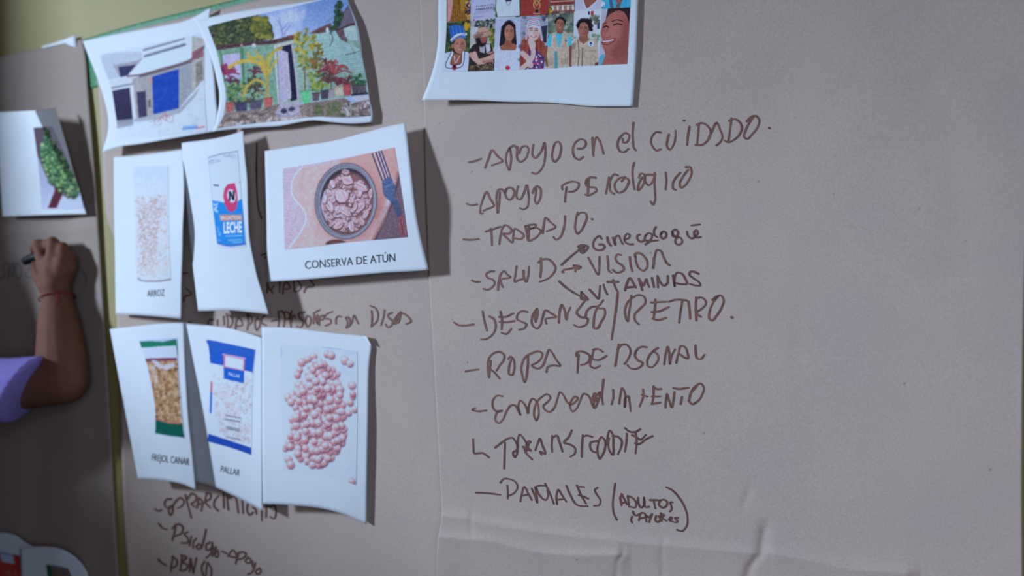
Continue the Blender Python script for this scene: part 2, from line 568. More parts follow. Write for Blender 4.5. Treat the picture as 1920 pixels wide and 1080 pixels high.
def lift_left(px, py):
    d = .0065 + .0014 * np.sin(px / 37.0 + py / 160.0) + .0012 * np.sin(py / 71.0 - px / 90.0)
    d = d + ridge(px, py, [(-300, 438), (60, 434), (160, 428)], .0035, 9, 14)
    d = d + vridge(px, py, [(44, 100), (38, 150), (30, 215)], -.002, 9)
    d = d + vridge(px, py, [(128, 640), (140, 760), (150, 1100)], .004, 30) - vridge(px, py, [(70, 620), (74, 800), (60, 1100)], .003, 26)
    return d

def lift_mid(px, py):
    return .0045 + .0008 * np.sin(px / 60.0 + py / 210.0) + .0006 * np.sin(py / 83.0) + .004 * np.exp(-((px - 215) / 30.0) ** 2) * np.clip(py / 400, 0, 1) + .022 * np.exp(-np.maximum(px - 226, 0) / 36.0) * np.clip((py - 650) / 320, 0, 1)

RIDGES = [([(832, 966), (878, 971), (905, 980), (1022, 998), (1158, 1013), (1263, 1023), (1360, 1031), (1422, 1037)], .0046, 8, 36),
          ([(820, 1005), (870, 1010), (925, 1014), (998, 1033), (1067, 1040), (1158, 1040)], .0058, 10, 46),
          ([(1452, 1037), (1520, 1050), (1602, 1068), (1700, 1073)], .0048, 11, 40)]
VRIDGES = [([(1168, 1038), (1158, 1052), (1155, 1090)], -.0016, 5), ([(1243, 1020), (1241, 1045), (1243, 1075)], -.0010, 5),
           ([(1434, 995), (1428, 1035), (1408, 1062), (1400, 1090)], -.0034, 10), ([(884, 968), (882, 985), (884, 1000)], -.0012, 4),
           ([(1405, 920), (1395, 945)], -.0010, 8)]
def lift_right(px, py):
    d = .0085 + .0010 * np.sin(px / 130.0 + 0.6) + .0009 * np.sin(py / 190.0 + px / 260.0)
    for l, h, a, b in RIDGES: d = d + ridge(px, py, l, h, a, b)
    for l, h, w in VRIDGES: d = d + vridge(px, py, l, h, w)
    d = d + vridge(px, py, [(1740, 150), (1800, 330), (1790, 520)], -.0016, 46)
    d = d + ridge(px, py, [(1500, 640), (1700, 690), (1900, 700)], -.0010, 60, 70)
    return d

class Kraft:
    def __init__(self, label, top, right, bottom, left, lift, nx, ny, mat):
        pp = Patch(*[[(x, y, 0) for x, y, *_ in e] for e in (top, right, bottom, left)])
        ss, tt = np.meshgrid(np.linspace(0, 1, nx), np.linspace(0, 1, ny), indexing='ij')
        q = pp(ss, tt)
        pts = unproj(q[..., 0], q[..., 1], lift(q[..., 0], q[..., 1]))[:, ::-1]
        self.lift = lift
        m = pp(np.array(.5), np.array(.5))
        self.root = empty('kraft_paper', P(m[0], m[1], 0.004))
        tag(self.root, label, 'brown paper', 'sheets of brown kraft paper hung on the wall')
        self.paper = link('paper', slab_mesh('paper', pts, 0.0004), self.root, mat)
        self.k = 0
    def write(self, text, label, ox, oy, s, width, mat, fade=1.0, name='handwritten_line'):
        """ink strokes: 'x,y x,y / x,y ...' in a magnified frame with origin (ox, oy) and scale s"""
        if '|' in text:
            for t, l in zip(text.split('|'), label.split('|')): self.write(t, l, ox, oy, s, width, mat, fade, name)
            return
        V, F = [], []
        for st in text.split('/'):
            p = np.array([[float(v) for v in q.split(',')] for q in st.split()])
            if len(p) == 0: continue
            p = np.stack([ox + p[:, 0] / s, oy + p[:, 1] / s], 1)
            self.k += 1
            eps = .00045 + .00001 * (self.k % 12)
            if len(p) == 1:
                p = np.array([p[0] - [.4, 0], p[0] + [.4, .2]])
                w0 = width * 1.25
            else:
                w0 = width
            L = np.hypot(*np.diff(p, axis=0).T).sum()
            n = max(4, int(L / 1.6))
            c = curve(p, n) if len(p) > 2 else curve(p, n)
            tn = np.gradient(c, axis=0)
            tn /= np.maximum(np.hypot(tn[:, 0], tn[:, 1]), 1e-6)[:, None]
            nm = np.stack([-tn[:, 1], tn[:, 0]], 1)
            u = np.linspace(0, 1, n)
            r = random.Random(self.k)
            ph = r.uniform(0, 6)
            w = 0.5 * w0 * (1 + .10 * np.sin(u * L / 14 + ph) - .10 * u)
            # round caps
            cap = []
            for end, sg in ((0, -1), (-1, 1)):
                a = np.linspace(-math.pi / 2, math.pi / 2, 7)
                cap.append(c[end] + w[end] * (np.cos(a)[:, None] * sg * tn[end] + np.sin(a)[:, None] * nm[end]))
            lo, hi = c - nm * w[:, None], c + nm * w[:, None]
            base = len(V)
            allp = np.concatenate([lo, hi, cap[0], cap[1]])
            z = unproj(allp[:, 0], allp[:, 1], self.lift(allp[:, 0], allp[:, 1]) + eps)
            V.extend(z.tolist())
            for i in range(n - 1):
                F.append([base + i, base + i + 1, base + n + i + 1, base + n + i])
            F.append([base + 2 * n + i for i in range(7)])
            F.append([base + 2 * n + 7 + i for i in range(7)])
        o = link(name, mesh_from(name, V, F, False), self.root, mat)
        if label: o['label'] = label
        return o

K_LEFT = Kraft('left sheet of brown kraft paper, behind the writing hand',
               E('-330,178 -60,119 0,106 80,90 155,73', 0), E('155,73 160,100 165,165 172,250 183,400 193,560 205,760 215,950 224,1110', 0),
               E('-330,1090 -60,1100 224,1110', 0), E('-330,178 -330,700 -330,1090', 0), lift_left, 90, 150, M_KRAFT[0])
K_MID = Kraft('middle sheet of brown kraft paper, holding eight printed picture sheets',
              E('176,73 396,21 560,-20 800,-78', 0), E('800,-78 806,300 830,700 846,1120', 0),
              E('241,1110 500,1130 846,1120', 0),
              E('176,73 186,190 192,290 197,380 203,420 212,440 216,520 218,580 223,703 227,826 233,970 241,1110', 0), lift_mid, 90, 130, M_KRAFT[1])
K_RIGHT = Kraft('right sheet of brown kraft paper with the long handwritten list',
                E('786,-60 1200,-66 1936,-60', 0), E('1936,-60 1928,300 1920,560 1916,900 1917,1110', 0),
                E('818,1110 1300,1116 1917,1110', 0),
                E('786,-60 787,10 790,80 793,130 795,250 800,430 806,560 813,680 819,790 824,890 826,980 822,1001 819,1030 818,1110', 0),
                lift_right, 300, 330, M_KRAFT[2])

W = K_RIGHT.write
W('115,565 180,552 250,525 / 297,628 335,520 375,430 430,490 490,553 430,580 372,600 / 650,405 622,378 582,398 542,455 529,530 545,610 565,655 582,590 588,500 572,405 / '
  '660,395 652,470 660,530 690,560 740,535 775,470 782,410 752,382 712,395 688,430 680,465 / 838,368 828,430 830,490 855,518 900,480 945,400 962,345 972,400 970,500 955,590 915,660 870,695 825,685 / '
  '1072,370 1052,450 1050,520 1078,560 1115,530 1145,450 1148,380 1120,335 1088,345 1066,400 / 1340,412 1390,410 1428,370 1420,325 1375,305 1325,330 1288,390 1283,450 1310,515 1350,535 1400,505 / '
  '1503,290 1505,370 1512,492 / 1512,440 1525,340 1550,282 1580,320 1605,390 1628,468 / 1842,300 1852,345 1885,340 1912,300 1915,260 1875,235 1825,270 1788,340 1790,400 1825,448 1860,450 1908,415 / '
  '1965,120 1955,230 1960,340 1972,410 1990,430 / 2270,230 2225,225 2180,265 2162,332 2180,390 2225,432 2270,420 / 2363,252 2345,320 2343,390 2370,425 2410,380 2435,300 2438,210 / '
  '2595,165 2578,260 2568,372 / 2535,95 / 2700,130 2692,240 2680,365 / 2675,145 2730,123 2790,150 2830,205 2830,260 2790,330 2735,370 2660,372 / 2812,290 2850,210 2900,120 2940,200 2965,290 2940,340 2895,377 / '
  '3068,70 3055,170 3032,330 / 3040,100 3100,80 3160,115 3185,175 3160,250 3100,310 3025,340 2990,320 / 3240,105 3290,55 3340,43 3380,90 3365,160 3300,250 3238,302 3210,280 3225,210 3270,120 3320,50 / 3494,180',
  'brown marker line reading APOYO EN EL CUIDADO', 860, 210, 6, 3.9, M_INK)
W('90,432 145,448 205,437 / 278,510 330,487 392,458 350,370 315,298 265,400 240,500 245,545 270,540 / 520,310 480,270 448,273 424,340 427,440 438,535 452,430 462,300 / '
  '535,265 522,310 540,370 575,388 612,350 625,300 600,258 565,250 530,275 518,320 / 668,235 650,300 655,370 685,385 720,340 765,225 780,300 785,400 770,470 725,495 685,480 / '
  '830,310 850,260 885,235 915,260 922,330 905,395 875,435 856,400 866,320 872,265 | 1212,245 1200,330 1195,412 / 1165,270 1160,240 1210,200 1290,182 1350,205 1335,260 1290,292 1240,298 / '
  '1540,140 1480,135 1435,170 1435,225 1480,245 1530,250 1550,280 1510,315 1450,340 1420,328 / 1465,150 1455,250 1448,340 / 1688,135 1672,220 1655,318 / 1785,112 1750,100 1715,140 1700,230 1710,300 1745,322 / '
  '1865,130 1800,150 1757,200 1760,270 1800,308 1850,290 1895,230 1912,170 1880,140 1830,180 / 1972,-28 1955,40 1958,160 1975,270',
  'brown marker word reading APOYO|brown marker letters reading PSICO', 860, 310, 6, 3.9, M_INK)
W('172,632 155,700 158,820 175,930 / 225,800 245,755 278,757 286,830 252,910 215,940 218,890 262,795 / 290,770 350,765 400,770 / 292,765 300,850 335,885 375,850 402,770 / 405,750 400,850 406,960 405,1060 385,1103 358,1068 / '
  '525,740 535,820 525,930 / 690,745 640,800 607,870 615,925 640,935 / 755,680 800,680 818,740 790,820 740,890 700,912 685,880 720,790 780,710',
  'brown marker letters reading LOGICO', 1160, 200, 6, 3.9, M_INK)
W('55,833 140,838 222,828 / 300,745 365,725 465,690 / 360,715 368,800 372,895 / 455,885 470,780 495,700 520,672 560,690 594,735 570,765 500,772 545,820 600,868 612,790 632,712 680,740 732,790 700,828 630,820 / '
  '748,685 770,770 785,848 840,830 900,780 920,735 880,705 800,715 855,695 868,672 800,670 748,685 / 786,680 788,760 785,845 / 942,765 955,670 977,590 1030,640 1088,695 1040,722 990,740 / '
  '1195,570 1190,660 1165,760 1130,820 1090,835 1065,805 / 1335,530 1315,620 1310,720 1335,770 1370,740 1415,660 1440,580 1425,540 1370,532 1338,560 / 1500,605',
  'brown marker line reading TRABAJO', 860, 310, 6, 3.9, M_INK)
W('75,580 180,485 270,412 / 262,370 308,445 372,375 300,358 262,370 / 285,395 330,372 310,425 / 525,285 505,255 460,280 430,340 440,390 490,415 540,405 560,370 535,350 500,350 / 590,270 600,320 630,365 / '
  '655,275 680,355 690,260 715,250 740,300 765,345 / 790,295 838,270 840,240 810,232 785,270 790,320 830,345 880,348 / 955,240 930,250 930,290 970,320 1000,310 / 1020,250 1010,295 1045,312 1085,285 1090,235 1055,222 1018,250 / '
  '1020,348 1060,322 1160,303 / 1135,155 1115,200 1122,245 1155,270 / 1200,215 1190,260 1215,285 1250,262 1248,215 1215,203 1195,235 / 1322,205 1330,255 1368,258 1388,215 1355,183 1322,205 1345,260 1420,280 1432,325 1395,352 1358,335 1360,290 1388,260 / '
  '1485,205 1500,255 1540,282 1580,262 1608,215 1595,190 1570,205 1570,245 1595,270 1640,265 / 1537,136 1632,124',
  'brown marker note with an arrow reading GINECOLOGIE', 1040, 400, 6, 4.0, M_INK2)
W('100,635 160,625 220,612 / 90,658 / 215,588 255,590 292,605 240,625 215,588 / 225,600 270,604 / 232,655 225,600 / 378,500 425,590 490,690 499,600 502,490 / 592,485 600,570 610,650 635,668 / '
  '740,468 705,462 680,505 700,545 760,590 778,625 740,660 690,665 650,635 / 842,490 850,570 870,648 / 905,490 902,462 940,445 1000,480 1040,550 1035,610 1000,645 950,620 915,550 908,488 / 1105,615 1110,570 1112,500 / 1112,580 1122,500 1155,410 1188,420 1222,490 1260,560 1290,585',
  'brown marker note with an arrow reading VISION', 1040, 400, 6, 4.0, M_INK)
W('48,765 140,845 270,925 / 300,885 295,960 370,972 300,885 / 297,935 350,960 / 390,858 440,910 490,960 502,890 510,815 / 548,800 562,850 590,912 / 595,770 650,772 715,770 / 655,750 680,830 708,885 / '
  '790,865 810,790 845,728 880,780 910,835 / 795,838 850,830 910,825 / 945,735 965,800 982,862 / 950,745 995,812 1030,738 1045,790 1060,828 / 1092,725 1115,828 / 1155,705 1160,835 / 1158,715 1190,780 1225,815 1262,790 1270,705 / '
  '1330,700 1350,825 1345,750 1380,665 1430,680 1470,740 1488,790 1430,797 1350,782 / 1615,680 1570,658 1520,660 1515,690 1560,730 1630,785 1638,810 1590,812 1520,795',
  'brown marker note with an arrow reading VITAMINAS', 1040, 400, 6, 4.1, M_INK2)
W('268,335 305,350 352,350 / 515,230 470,235 425,270 440,300 500,325 525,360 490,415 435,440 398,430 / 560,440 570,350 600,250 625,228 660,265 702,298 650,310 592,325 600,380 615,408 / 768,175 758,260 750,352 790,332 845,318 / '
  '848,225 852,300 875,350 898,290 908,180 / 1042,85 1045,190 1035,300 / 1012,135 1050,105 1120,95 1180,140 1207,195 1180,260 1110,320 1030,350',
  'brown marker line reading SALUD', 840, 470, 6, 3.9, M_INK)
W('65,808 120,838 200,842 285,828 / 388,682 405,780 435,898 / 465,740 510,765 534,830 515,920 470,970 420,995 370,998 / 588,685 605,770 602,885 / 575,745 640,745 735,705 / 580,802 660,805 745,792 / 602,925 650,938 710,880 / '
  '890,688 830,680 780,720 775,770 830,800 880,830 860,870 800,890 / 985,800 975,765 1000,655 945,740 940,810 970,865 1000,875 1040,830 1060,760 1100,670 1150,700 1215,745 1150,755 1095,770 1105,822 / 1005,670 1000,740 985,800 / '
  '1245,810 1250,720 1280,610 1305,660 1330,775 1345,700 1375,638 / 1540,560 1480,640 1445,695 1480,740 1570,770 1560,820 1500,855 1450,855 1415,835 / 1545,740 1560,680 1610,635 1690,620 1745,555 / '
  '1690,620 1655,690 1637,800 1642,870 1668,875 1722,800 1765,700 1755,655 1700,650 / 1908,470 1895,600 1870,780 1838,1000 / '
  '2060,505 2050,600 2032,700 2020,795 1995,740 1990,660 2020,580 2080,525 2150,498 2210,525 2220,580 2160,650 2095,730 2100,780 2145,830 / 2330,550 2325,660 2310,765 / 2285,585 2370,578 2455,575 / 2290,690 2360,685 2480,635 / 2300,765 2360,780 2450,755 / '
  '2480,575 2560,552 2680,558 / 2635,560 2615,680 2598,810 / 2702,572 2715,670 2722,765 / 2788,525 2785,650 2792,785 / 2790,540 2840,525 2890,555 2900,590 2850,655 2790,700 2840,742 / 2970,555 3020,515 3070,505 3098,550 3080,630 3020,730 2965,785 2938,760 2945,670 2990,570 3040,510 / 3192,750',
  'brown marker line reading DESCANSO / RETIRO', 840, 470, 6, 4.0, M_INK)
W('78,398 150,385 222,376 / 358,280 352,360 342,465 / 340,465 325,360 340,250 400,190 460,178 512,220 505,270 460,330 425,390 / 335,360 400,410 460,480 / 555,260 580,232 607,248 625,310 622,380 595,440 568,430 563,370 585,280 600,250 / '
  '778,238 775,330 765,430 740,520 715,450 703,350 740,250 830,190 910,175 940,200 920,260 860,310 820,330 850,355 900,365 940,335 980,240 1020,155 1050,190 1090,260 1140,335 1060,330 1000,350 985,405 / 1345,210 1340,310 1335,415 / '
  '1318,225 1320,195 1360,172 1420,185 1470,220 1470,265 1430,310 1375,325',
  'brown marker line reading ROPA', 860, 630, 6, 3.9, M_INK)
W('195,215 185,320 250,330 340,285 / 190,215 240,205 300,238 / 165,330 158,395 205,422 265,395 / 478,155 460,270 438,398 / 480,190 510,160 560,155 605,200 608,260 570,340 545,375 / 790,185 740,180 680,220 662,280 690,330 750,370 730,400 650,432 600,415 578,385 / '
  '920,195 880,220 830,270 800,340 810,400 845,412 890,380 925,320 910,260 870,235 / 990,378 1005,270 1030,180 1045,240 1055,375 1070,290 1112,210 / 1125,360 1150,260 1185,170 1220,180 1250,240 1255,312 1215,300 1175,270 / 1342,165 1345,240 1360,310 1395,320 1445,270',
  'brown marker word reading PERSONAL', 1080, 620, 6, 4.0, M_INK)
W('185,808 150,830 200,845 310,838 / 490,678 430,672 390,710 378,770 400,830 440,850 490,840 440,850 415,890 412,950 450,980 490,945 540,840 590,780 630,780 665,830 692,890 670,780 692,725 720,745 760,810 778,870 790,770 830,705 870,730 895,810 895,900 872,950 850,910 850,820 880,740 940,680 1000,655 1030,690 1000,740 950,790 980,840 1030,850 1070,810 1110,700 1140,630 1180,670 1225,750 1260,770 1310,740 1338,700 1310,680 1270,720 1250,790 1280,850 1320,820 1360,740 1410,650 1450,665 1490,740 1500,780',
  'brown marker line reading EMPREN', 860, 630, 6, 3.6, M_INK)
W('200,710 180,790 205,870 240,810 265,690 225,740 195,830 / 215,705 205,790 250,760 / 308,550 295,660 290,760 300,830 / 415,665 418,740 398,830 / 485,820 495,740 520,645 545,690 548,860 560,750 585,735 600,800 612,905 / 752,660 755,730 715,850 / 740,722 800,742 / '
  '870,625 870,720 855,825 / 870,630 905,655 955,655 / 855,740 940,740 / 850,825 945,810 / 1005,865 1010,780 1020,710 1045,790 1075,860 1095,780 1105,690 / 1095,645 1150,655 1260,640 / 1190,745 1175,825 / 1270,780 1290,700 1340,625 1400,595 1437,640 1420,710 1370,790 1300,825 1265,790 / 1310,675 1355,625',
  'brown marker letters reading DIMIENTO', 1080, 620, 6, 3.9, M_INK)
W('100,260 105,350 112,415 210,418 280,465 / 350,355 420,300 490,255 540,245 580,290 595,330 600,400 570,465 550,410 590,385 605,270 625,205 660,240 720,310 750,290 730,280 700,320 750,390 / 460,300 455,420 450,590 / 665,345 700,420 765,488 / 665,345 740,390 / 690,410 735,290 / '
  '800,385 830,300 850,255 880,330 910,425 850,400 870,435 / 990,225 985,320 990,405 / 995,240 1040,220 1070,290 1105,400 / 1210,160 1180,230 1125,300 1190,320 1250,370 1245,420 1195,458 / 1335,215 1325,330 1322,460 / 1335,230 1380,220 1440,235 / '
  '1500,280 1420,305 1415,340 1450,400 1490,410 / 1510,290 1545,235 1580,270 1590,340 1560,430 1525,480 1500,410 1510,290 / 1575,390 1600,300 1645,165 1668,200 1678,320 1670,435 1640,400 1620,320 1630,250 / 1670,225 1720,230 1772,280 1765,350 1730,430',
  'brown marker line reading TRANSPO', 870, 780, 6, 3.8, M_INK2)
W('690,200 685,290 668,400 / 668,135 720,175 780,180 840,150 / 790,190 800,290 788,420 / 750,215 800,240 840,265 905,210 / 795,320 840,310 900,265 980,225 / 785,305 830,318',
  'brown marker letters reading RTE', 1060, 780, 6, 3.8, M_INK2)
W('135,862 260,868 405,885 / 485,780 490,850 488,930 / 408,750 440,710 510,710 580,745 602,795 570,860 495,900 / 632,960 650,870 675,795 720,870 760,945 / 640,900 710,885 / 760,815 790,890 822,975 805,800 850,895 920,945 942,900 935,830 / 795,800 850,782 900,785 / 910,760 960,860 1010,990 / '
  '1045,990 1038,900 1060,830 1100,890 1150,965 / 1045,940 1110,935 / 1150,785 1190,880 1270,1000 1390,1015 / 1268,780 1310,880 1370,985 / 1300,795 1350,798 / 1290,890 1340,905 1395,930 / 1500,805 1470,830 1490,880 1535,960 1520,1000 1460,1010',
  'brown marker line reading PANALES', 870, 780, 6, 3.5, M_INK2)
W('560,280 545,380 532,520 545,620 578,688 / 615,440 630,525 / 628,398 660,450 690,515 / 632,500 670,490 / 618,430 640,400 / 700,420 715,540 / 705,420 750,440 795,500 788,545 720,540 / 815,440 820,500 850,550 885,520 880,430 905,545 940,540 / 950,465 1040,465 / 990,465 1010,560 / '
  '1065,468 1050,515 1090,550 1135,530 1142,485 1105,460 1065,470 / 1205,490 1180,490 1190,530 1195,570 1172,595 / 750,650 738,690 750,720 / 760,595 775,630 800,640 830,620 / 825,695 855,610 880,610 910,710 / 835,675 895,660 / 905,640 935,660 975,620 / 975,625 940,715 / '
  '1020,645 1010,690 1035,715 1065,690 1050,645 / 1075,615 1080,700 / 1070,620 1110,635 1090,660 1135,700 / 1165,685 1200,672 1185,655 1165,690 1210,710 / 1265,665 1230,670 1250,690 1265,710 1225,715 / 1135,320 1200,355 1280,440 1340,540 1372,650 1362,760 1310,815 1255,800',
  'brown marker note in brackets reading ADULTOS MAYORES', 1060, 860, 6, 3.7, M_INK2)

W = K_MID.write
W('205,625 230,632 | 480,595 435,598 418,650 / 525,600 525,660 / 595,560 600,650 / 625,530 642,610 635,695 / 630,535 690,580 692,640 650,695 / 728,700 745,600 765,575 802,660 740,670 / 862,540 872,620 860,710 / 858,540 908,570 912,620 865,665 / 990,585 955,600 948,660 965,715 998,670 1000,600 970,575 / 1060,550 1020,590 1020,625 1072,660',
  'brown marker dash|brown marker word reading CUIDADOS', 320, 500, 6, 3.7, M_INK)
W('175,370 215,362 250,355 / 250,265 258,350 250,440 / 250,270 300,262 320,300 310,440 / 305,275 350,270 382,310 360,350 322,345 / 400,260 385,350 392,440 / 388,400 430,305 442,335 / 545,270 480,295 490,330 530,380 505,440 455,430 / 575,310 555,380 580,440 612,390 605,325 575,310 / 650,285 645,400 / 650,290 692,400 690,300 / 645,285 715,245 / 708,418 725,320 765,310 760,345 715,360 / 860,265 800,290 765,335 840,360 842,390 780,425 / '
  '900,400 900,345 915,320 960,322 / 1010,335 1030,390 1012,448 1045,430 1060,370 1035,330 1010,335 / 1050,430 1080,380 1098,310 1150,400 | 1300,260 1305,340 1298,430 / 1285,200 1340,225 1372,290 1360,370 1295,435 / 1445,250 1430,340 1405,420 / 1530,275 1480,310 1500,340 1532,370 1515,430 1480,442 1458,410 / 1555,400 1600,330 1632,270 1570,330 1545,400 1590,395 1640,285 1740,380 1690,405',
  'brown marker words reading PERSONAS CON|brown marker letters reading DISA', 480, 540, 6, 3.6, M_INK)
W('1090,180 1085,300 1088,190 1112,262 / 1160,220 1130,262 1150,302 / 1228,170 1225,285 / 1265,305 1270,220 1295,172 1345,240 1270,252 / 1385,165 1392,280 / 1430,160 1470,220 1440,270 1410,282 / 1500,285 1522,240 1612,215 1570,150 | 140,75 190,70 | 150,390 150,345 235,310 170,240',
  'brown marker letters reading CIADA|brown marker stroke|brown marker letter between the rice and the milk sheet', 320, 500, 6, 3.6, M_INK)
W('908,235 905,500 912,800 930,980 965,1080 / 960,1490 1000,1478 1030,1460 / 1000,1520 1040,1500 / 1045,1430 1040,1560', 'long brown marker stroke between the milk and the tuna sheet', 330, 230, 6, 3.4, M_INK2)
W('275,400 300,422 340,410 / 440,300 390,305 368,350 395,390 440,365 410,420 430,465 452,430 455,370 540,290 566,330 530,380 500,392 / 580,260 610,380 640,490 / 600,300 650,245 692,280 670,330 640,345 700,392 / 700,385 722,290 752,330 742,420 / 700,360 790,330 / 790,240 835,250 830,300 780,320 / 795,245 782,330 832,388 / 920,268 880,310 870,370 912,420 / '
  '965,240 970,390 / 1000,260 1015,410 / 1015,290 1065,275 1118,440 / 1155,310 1165,445 / 1210,355 1205,420 1235,462 1265,435 / 1265,385 1285,400 1300,452 / 1355,420 1355,520 / 1400,370 1398,485 / 1380,380 1430,375 / 1440,380 1480,365 1498,425 1475,500 1440,482',
  'brown marker line reading ESPARCIMIENTO', 240, 880, 5.4, 4.0, M_INK2)
W('310,550 345,590 395,610 / 480,570 470,640 448,715 / 450,600 500,555 552,580 545,640 470,680 / 605,635 568,652 600,690 605,740 540,745 / 640,680 622,775 / 690,700 660,740 660,795 / 715,755 690,785 715,808 742,775 715,755 / 790,610 765,720 742,800 / 830,740 790,765 800,820 845,790 852,740 838,850 790,898 / 860,780 872,830 / 890,785 850,880 / 905,820 878,870 900,892 918,850 905,820 / '
  '950,830 1000,852 / 1010,880 1060,818 1102,890 1030,882 / 1120,850 1088,955 / 1110,850 1160,838 1195,855 1170,895 1110,915 / 1215,890 1188,930 1218,952 1245,920 1215,890 / 1255,930 1262,985 / 1290,950 1245,1050 1212,1062 / 1330,1000 1290,1040 1312,1062 1346,1030 1330,1000',
  'brown marker line reading PSICOLOGO - APOYO', 240, 880, 5.4, 4.0, M_INK2)
W('305,910 345,950 385,972 / 460,880 440,960 435,1035 / 445,890 490,915 485,980 442,1000 / 545,880 530,1028 / 535,868 592,890 552,940 602,970 580,1020 528,1028 / 630,905 622,1038 / 635,915 660,1052 / 690,900 662,1052 / 775,930 745,990 760,1075 / 800,950 785,1085 / 810,945 842,1010 840,1085',
  'brown marker line reading ABRIGO', 240, 880, 5.4, 4.0, M_INK2)

W = K_LEFT.write
W('-40,590 30,605 52,560 45,455 75,435 92,610 / 100,590 128,470 150,430 142,600 / 190,440 165,530 210,620 242,520 205,435 / 330,490 292,585 320,602 372,590 / 225,412 270,408 | 890,375 890,500 / 930,530 968,600 960,695',
  'faint grey marker letters left of the hand|faint grey marker letter right of the hand', 0, 420, 6, 3.2, M_INK3)

# ------------------------------------------------------------------ printed picture sheets
G_PIC = 'printed picture sheets taped to the brown paper'
def xy(s, ox=0, oy=0, k=1.0):
    return [(ox + float(a) / k, oy + float(b) / k) for a, b in (q.split(',') for q in s.split())]

def Q(s):
    return [tuple(float(v) for v in q.split(',')) for q in s.split()]

# --- house with the blue door
sh = Sheet('picture_sheet', 'printed photo of a grey house with a blue garage door', 'picture', G_PIC,
           E('155,77 215,64.5 300,49 350,38 396,14', .010, .016), E('396,14 391,50 396,90 402,140 405,185 408,215 405,246', .016, .030, .014),
           E('192,285 225,275 262,270 310,262 350,255 405,246', .030, .030), E('155,77 163,98 180,140 195,185 203,222 203,243 192,285', .010, .030, .016),
           bulge=lambda s, t: .012 * np.sin(np.pi * s) * t)
c = Canvas(170, 20, 410, 280, 0, 0, 4.0, base=(188, 202, 232))
c.grad(Q('700,250 1560,80 1560,600 800,700'), (186, 200, 232), (196, 210, 236))
c.poly(Q('745,430 800,400 1062,388 1068,432 900,480 888,590 815,600'), (172, 184, 208), noise=6)
c.poly(Q('850,488 1030,452 1075,432 1070,470 960,570 895,582'), (150, 148, 170))
c.poly(Q('885,502 1022,484 958,565 905,580'), (52, 54, 96), noise=8)
c.poly(Q('1070,368 1385,282 1392,345 1080,432'), (150, 155, 178))
c.line(Q('1075,400 1388,308'), 22, (205, 214, 232)); c.line(Q('1085,425 1390,335'), 12, (95, 98, 122)); c.line(Q('1075,375 1385,290'), 8, (110, 112, 135))
c.poly(Q('1440,270 1530,285 1530,620 1480,690 1440,700'), (166, 168, 172), noise=16, cell=8)
c.poly(Q('1436,392 1530,345 1525,425 1440,455'), (138, 92, 106), noise=6)
c.poly(Q('1470,470 1520,450 1530,640 1470,650'), (128, 128, 128), noise=26, cell=6)
c.poly(Q('990,590 1440,440 1440,690 1340,820 1150,870 1000,890'), (150, 152, 162), noise=10, cell=10)
c.poly(Q('1345,520 1440,470 1440,690 1345,800'), (142, 150, 168), noise=8, cell=8)
c.poly(Q('958,566 1075,435 1250,390 1440,330 1440,432 1180,515 1040,565'), (200, 212, 234), noise=4, cell=10)
c.line(Q('955,572 1050,562 1200,520 1440,440 1530,350'), 14, (112, 86, 100)); c.line(Q('1050,575 1200,535 1440,462'), 10, (84, 84, 104))
c.poly(Q('812,608 990,575 985,630 828,660'), (186, 194, 216), noise=8)
c.line(Q('830,662 990,630'), 10, (90, 92, 120)); c.line(Q('830,680 975,655'), 12, (200, 206, 224))
c.grad(Q('835,682 972,655 998,895 868,950'), (58, 52, 88), (44, 44, 70)); c.grad(Q('868,905 998,890 1000,950 872,968'), (120, 124, 146), (160, 168, 190))
c.poly(Q('972,640 1000,640 1020,895 998,905'), (196, 202, 220))
c.poly(Q('1024,690 1092,682 1104,885 1040,895'), (62, 58, 92), noise=8)
c.poly(Q('1110,750 1132,745 1132,805 1114,808'), (98, 92, 88))
c.ell(1135, 602, 14, 22, (190, 140, 120))
c.poly(Q('1140,575 1342,515 1342,812 1150,858'), (34, 70, 172), noise=7, cell=6)
for i in range(9): c.line([(1145, 600 + i * 29), (1342, 545 + i * 30)], 3, (24, 54, 146), 0.6)
c.grad(Q('868,968 1140,912 1345,840 1500,620 1530,600 1530,1000 1200,1030 868,1060'), (190, 202, 222), (196, 208, 232))
c.poly(Q('1150,862 1345,815 1440,720 1500,650 1470,720 1350,850 1160,900 1010,915 1000,895'), (158, 164, 182), noise=8)
c.scatter(60, Q('900,980 1350,870 1520,700 1520,960 900,1040'), [(172, 182, 204), (206, 216, 236)], 6, 22, alpha=.35, seed=3)
for x in (1185, 1275): c.line([(x + 26 * math.cos(a), 915 - (x - 1185) * .3 + 28 * math.sin(a)) for a in np.linspace(0, 6.3, 16)], 5, (158, 132, 156), .8)
c.line(Q('1185,910 1240,860 1275,885'), 6, (178, 112, 128)); c.line(Q('1215,880 1245,905 1240,835'), 7, (170, 118, 136)); c.line(Q('1120,915 1180,905'), 4, (150, 140, 170))
for i, x in enumerate(range(1372, 1470, 16)): c.line([(x, 972 - i), (x + 10, 948 - i)], 8, (62, 122, 208), .9)
c.line(Q('1366,968 1478,955'), 12, (80, 140, 214), .55); c.line(Q('1480,962 1530,950'), 11, (218, 96, 112), .85)
c.grain(5, 2.5); c.grain(4, 1.2); c.soften(1)
c.tone(0.92, 0.94, 0.98)
sh.photo(c, xy('186,102 260,88 340,70 384,60'), xy('384,60 383,120 384,180 388,246'), xy('216,262 260,259 320,252 388,246'), xy('186,102 197,135 207,160 215,205 219,240 216,262'))

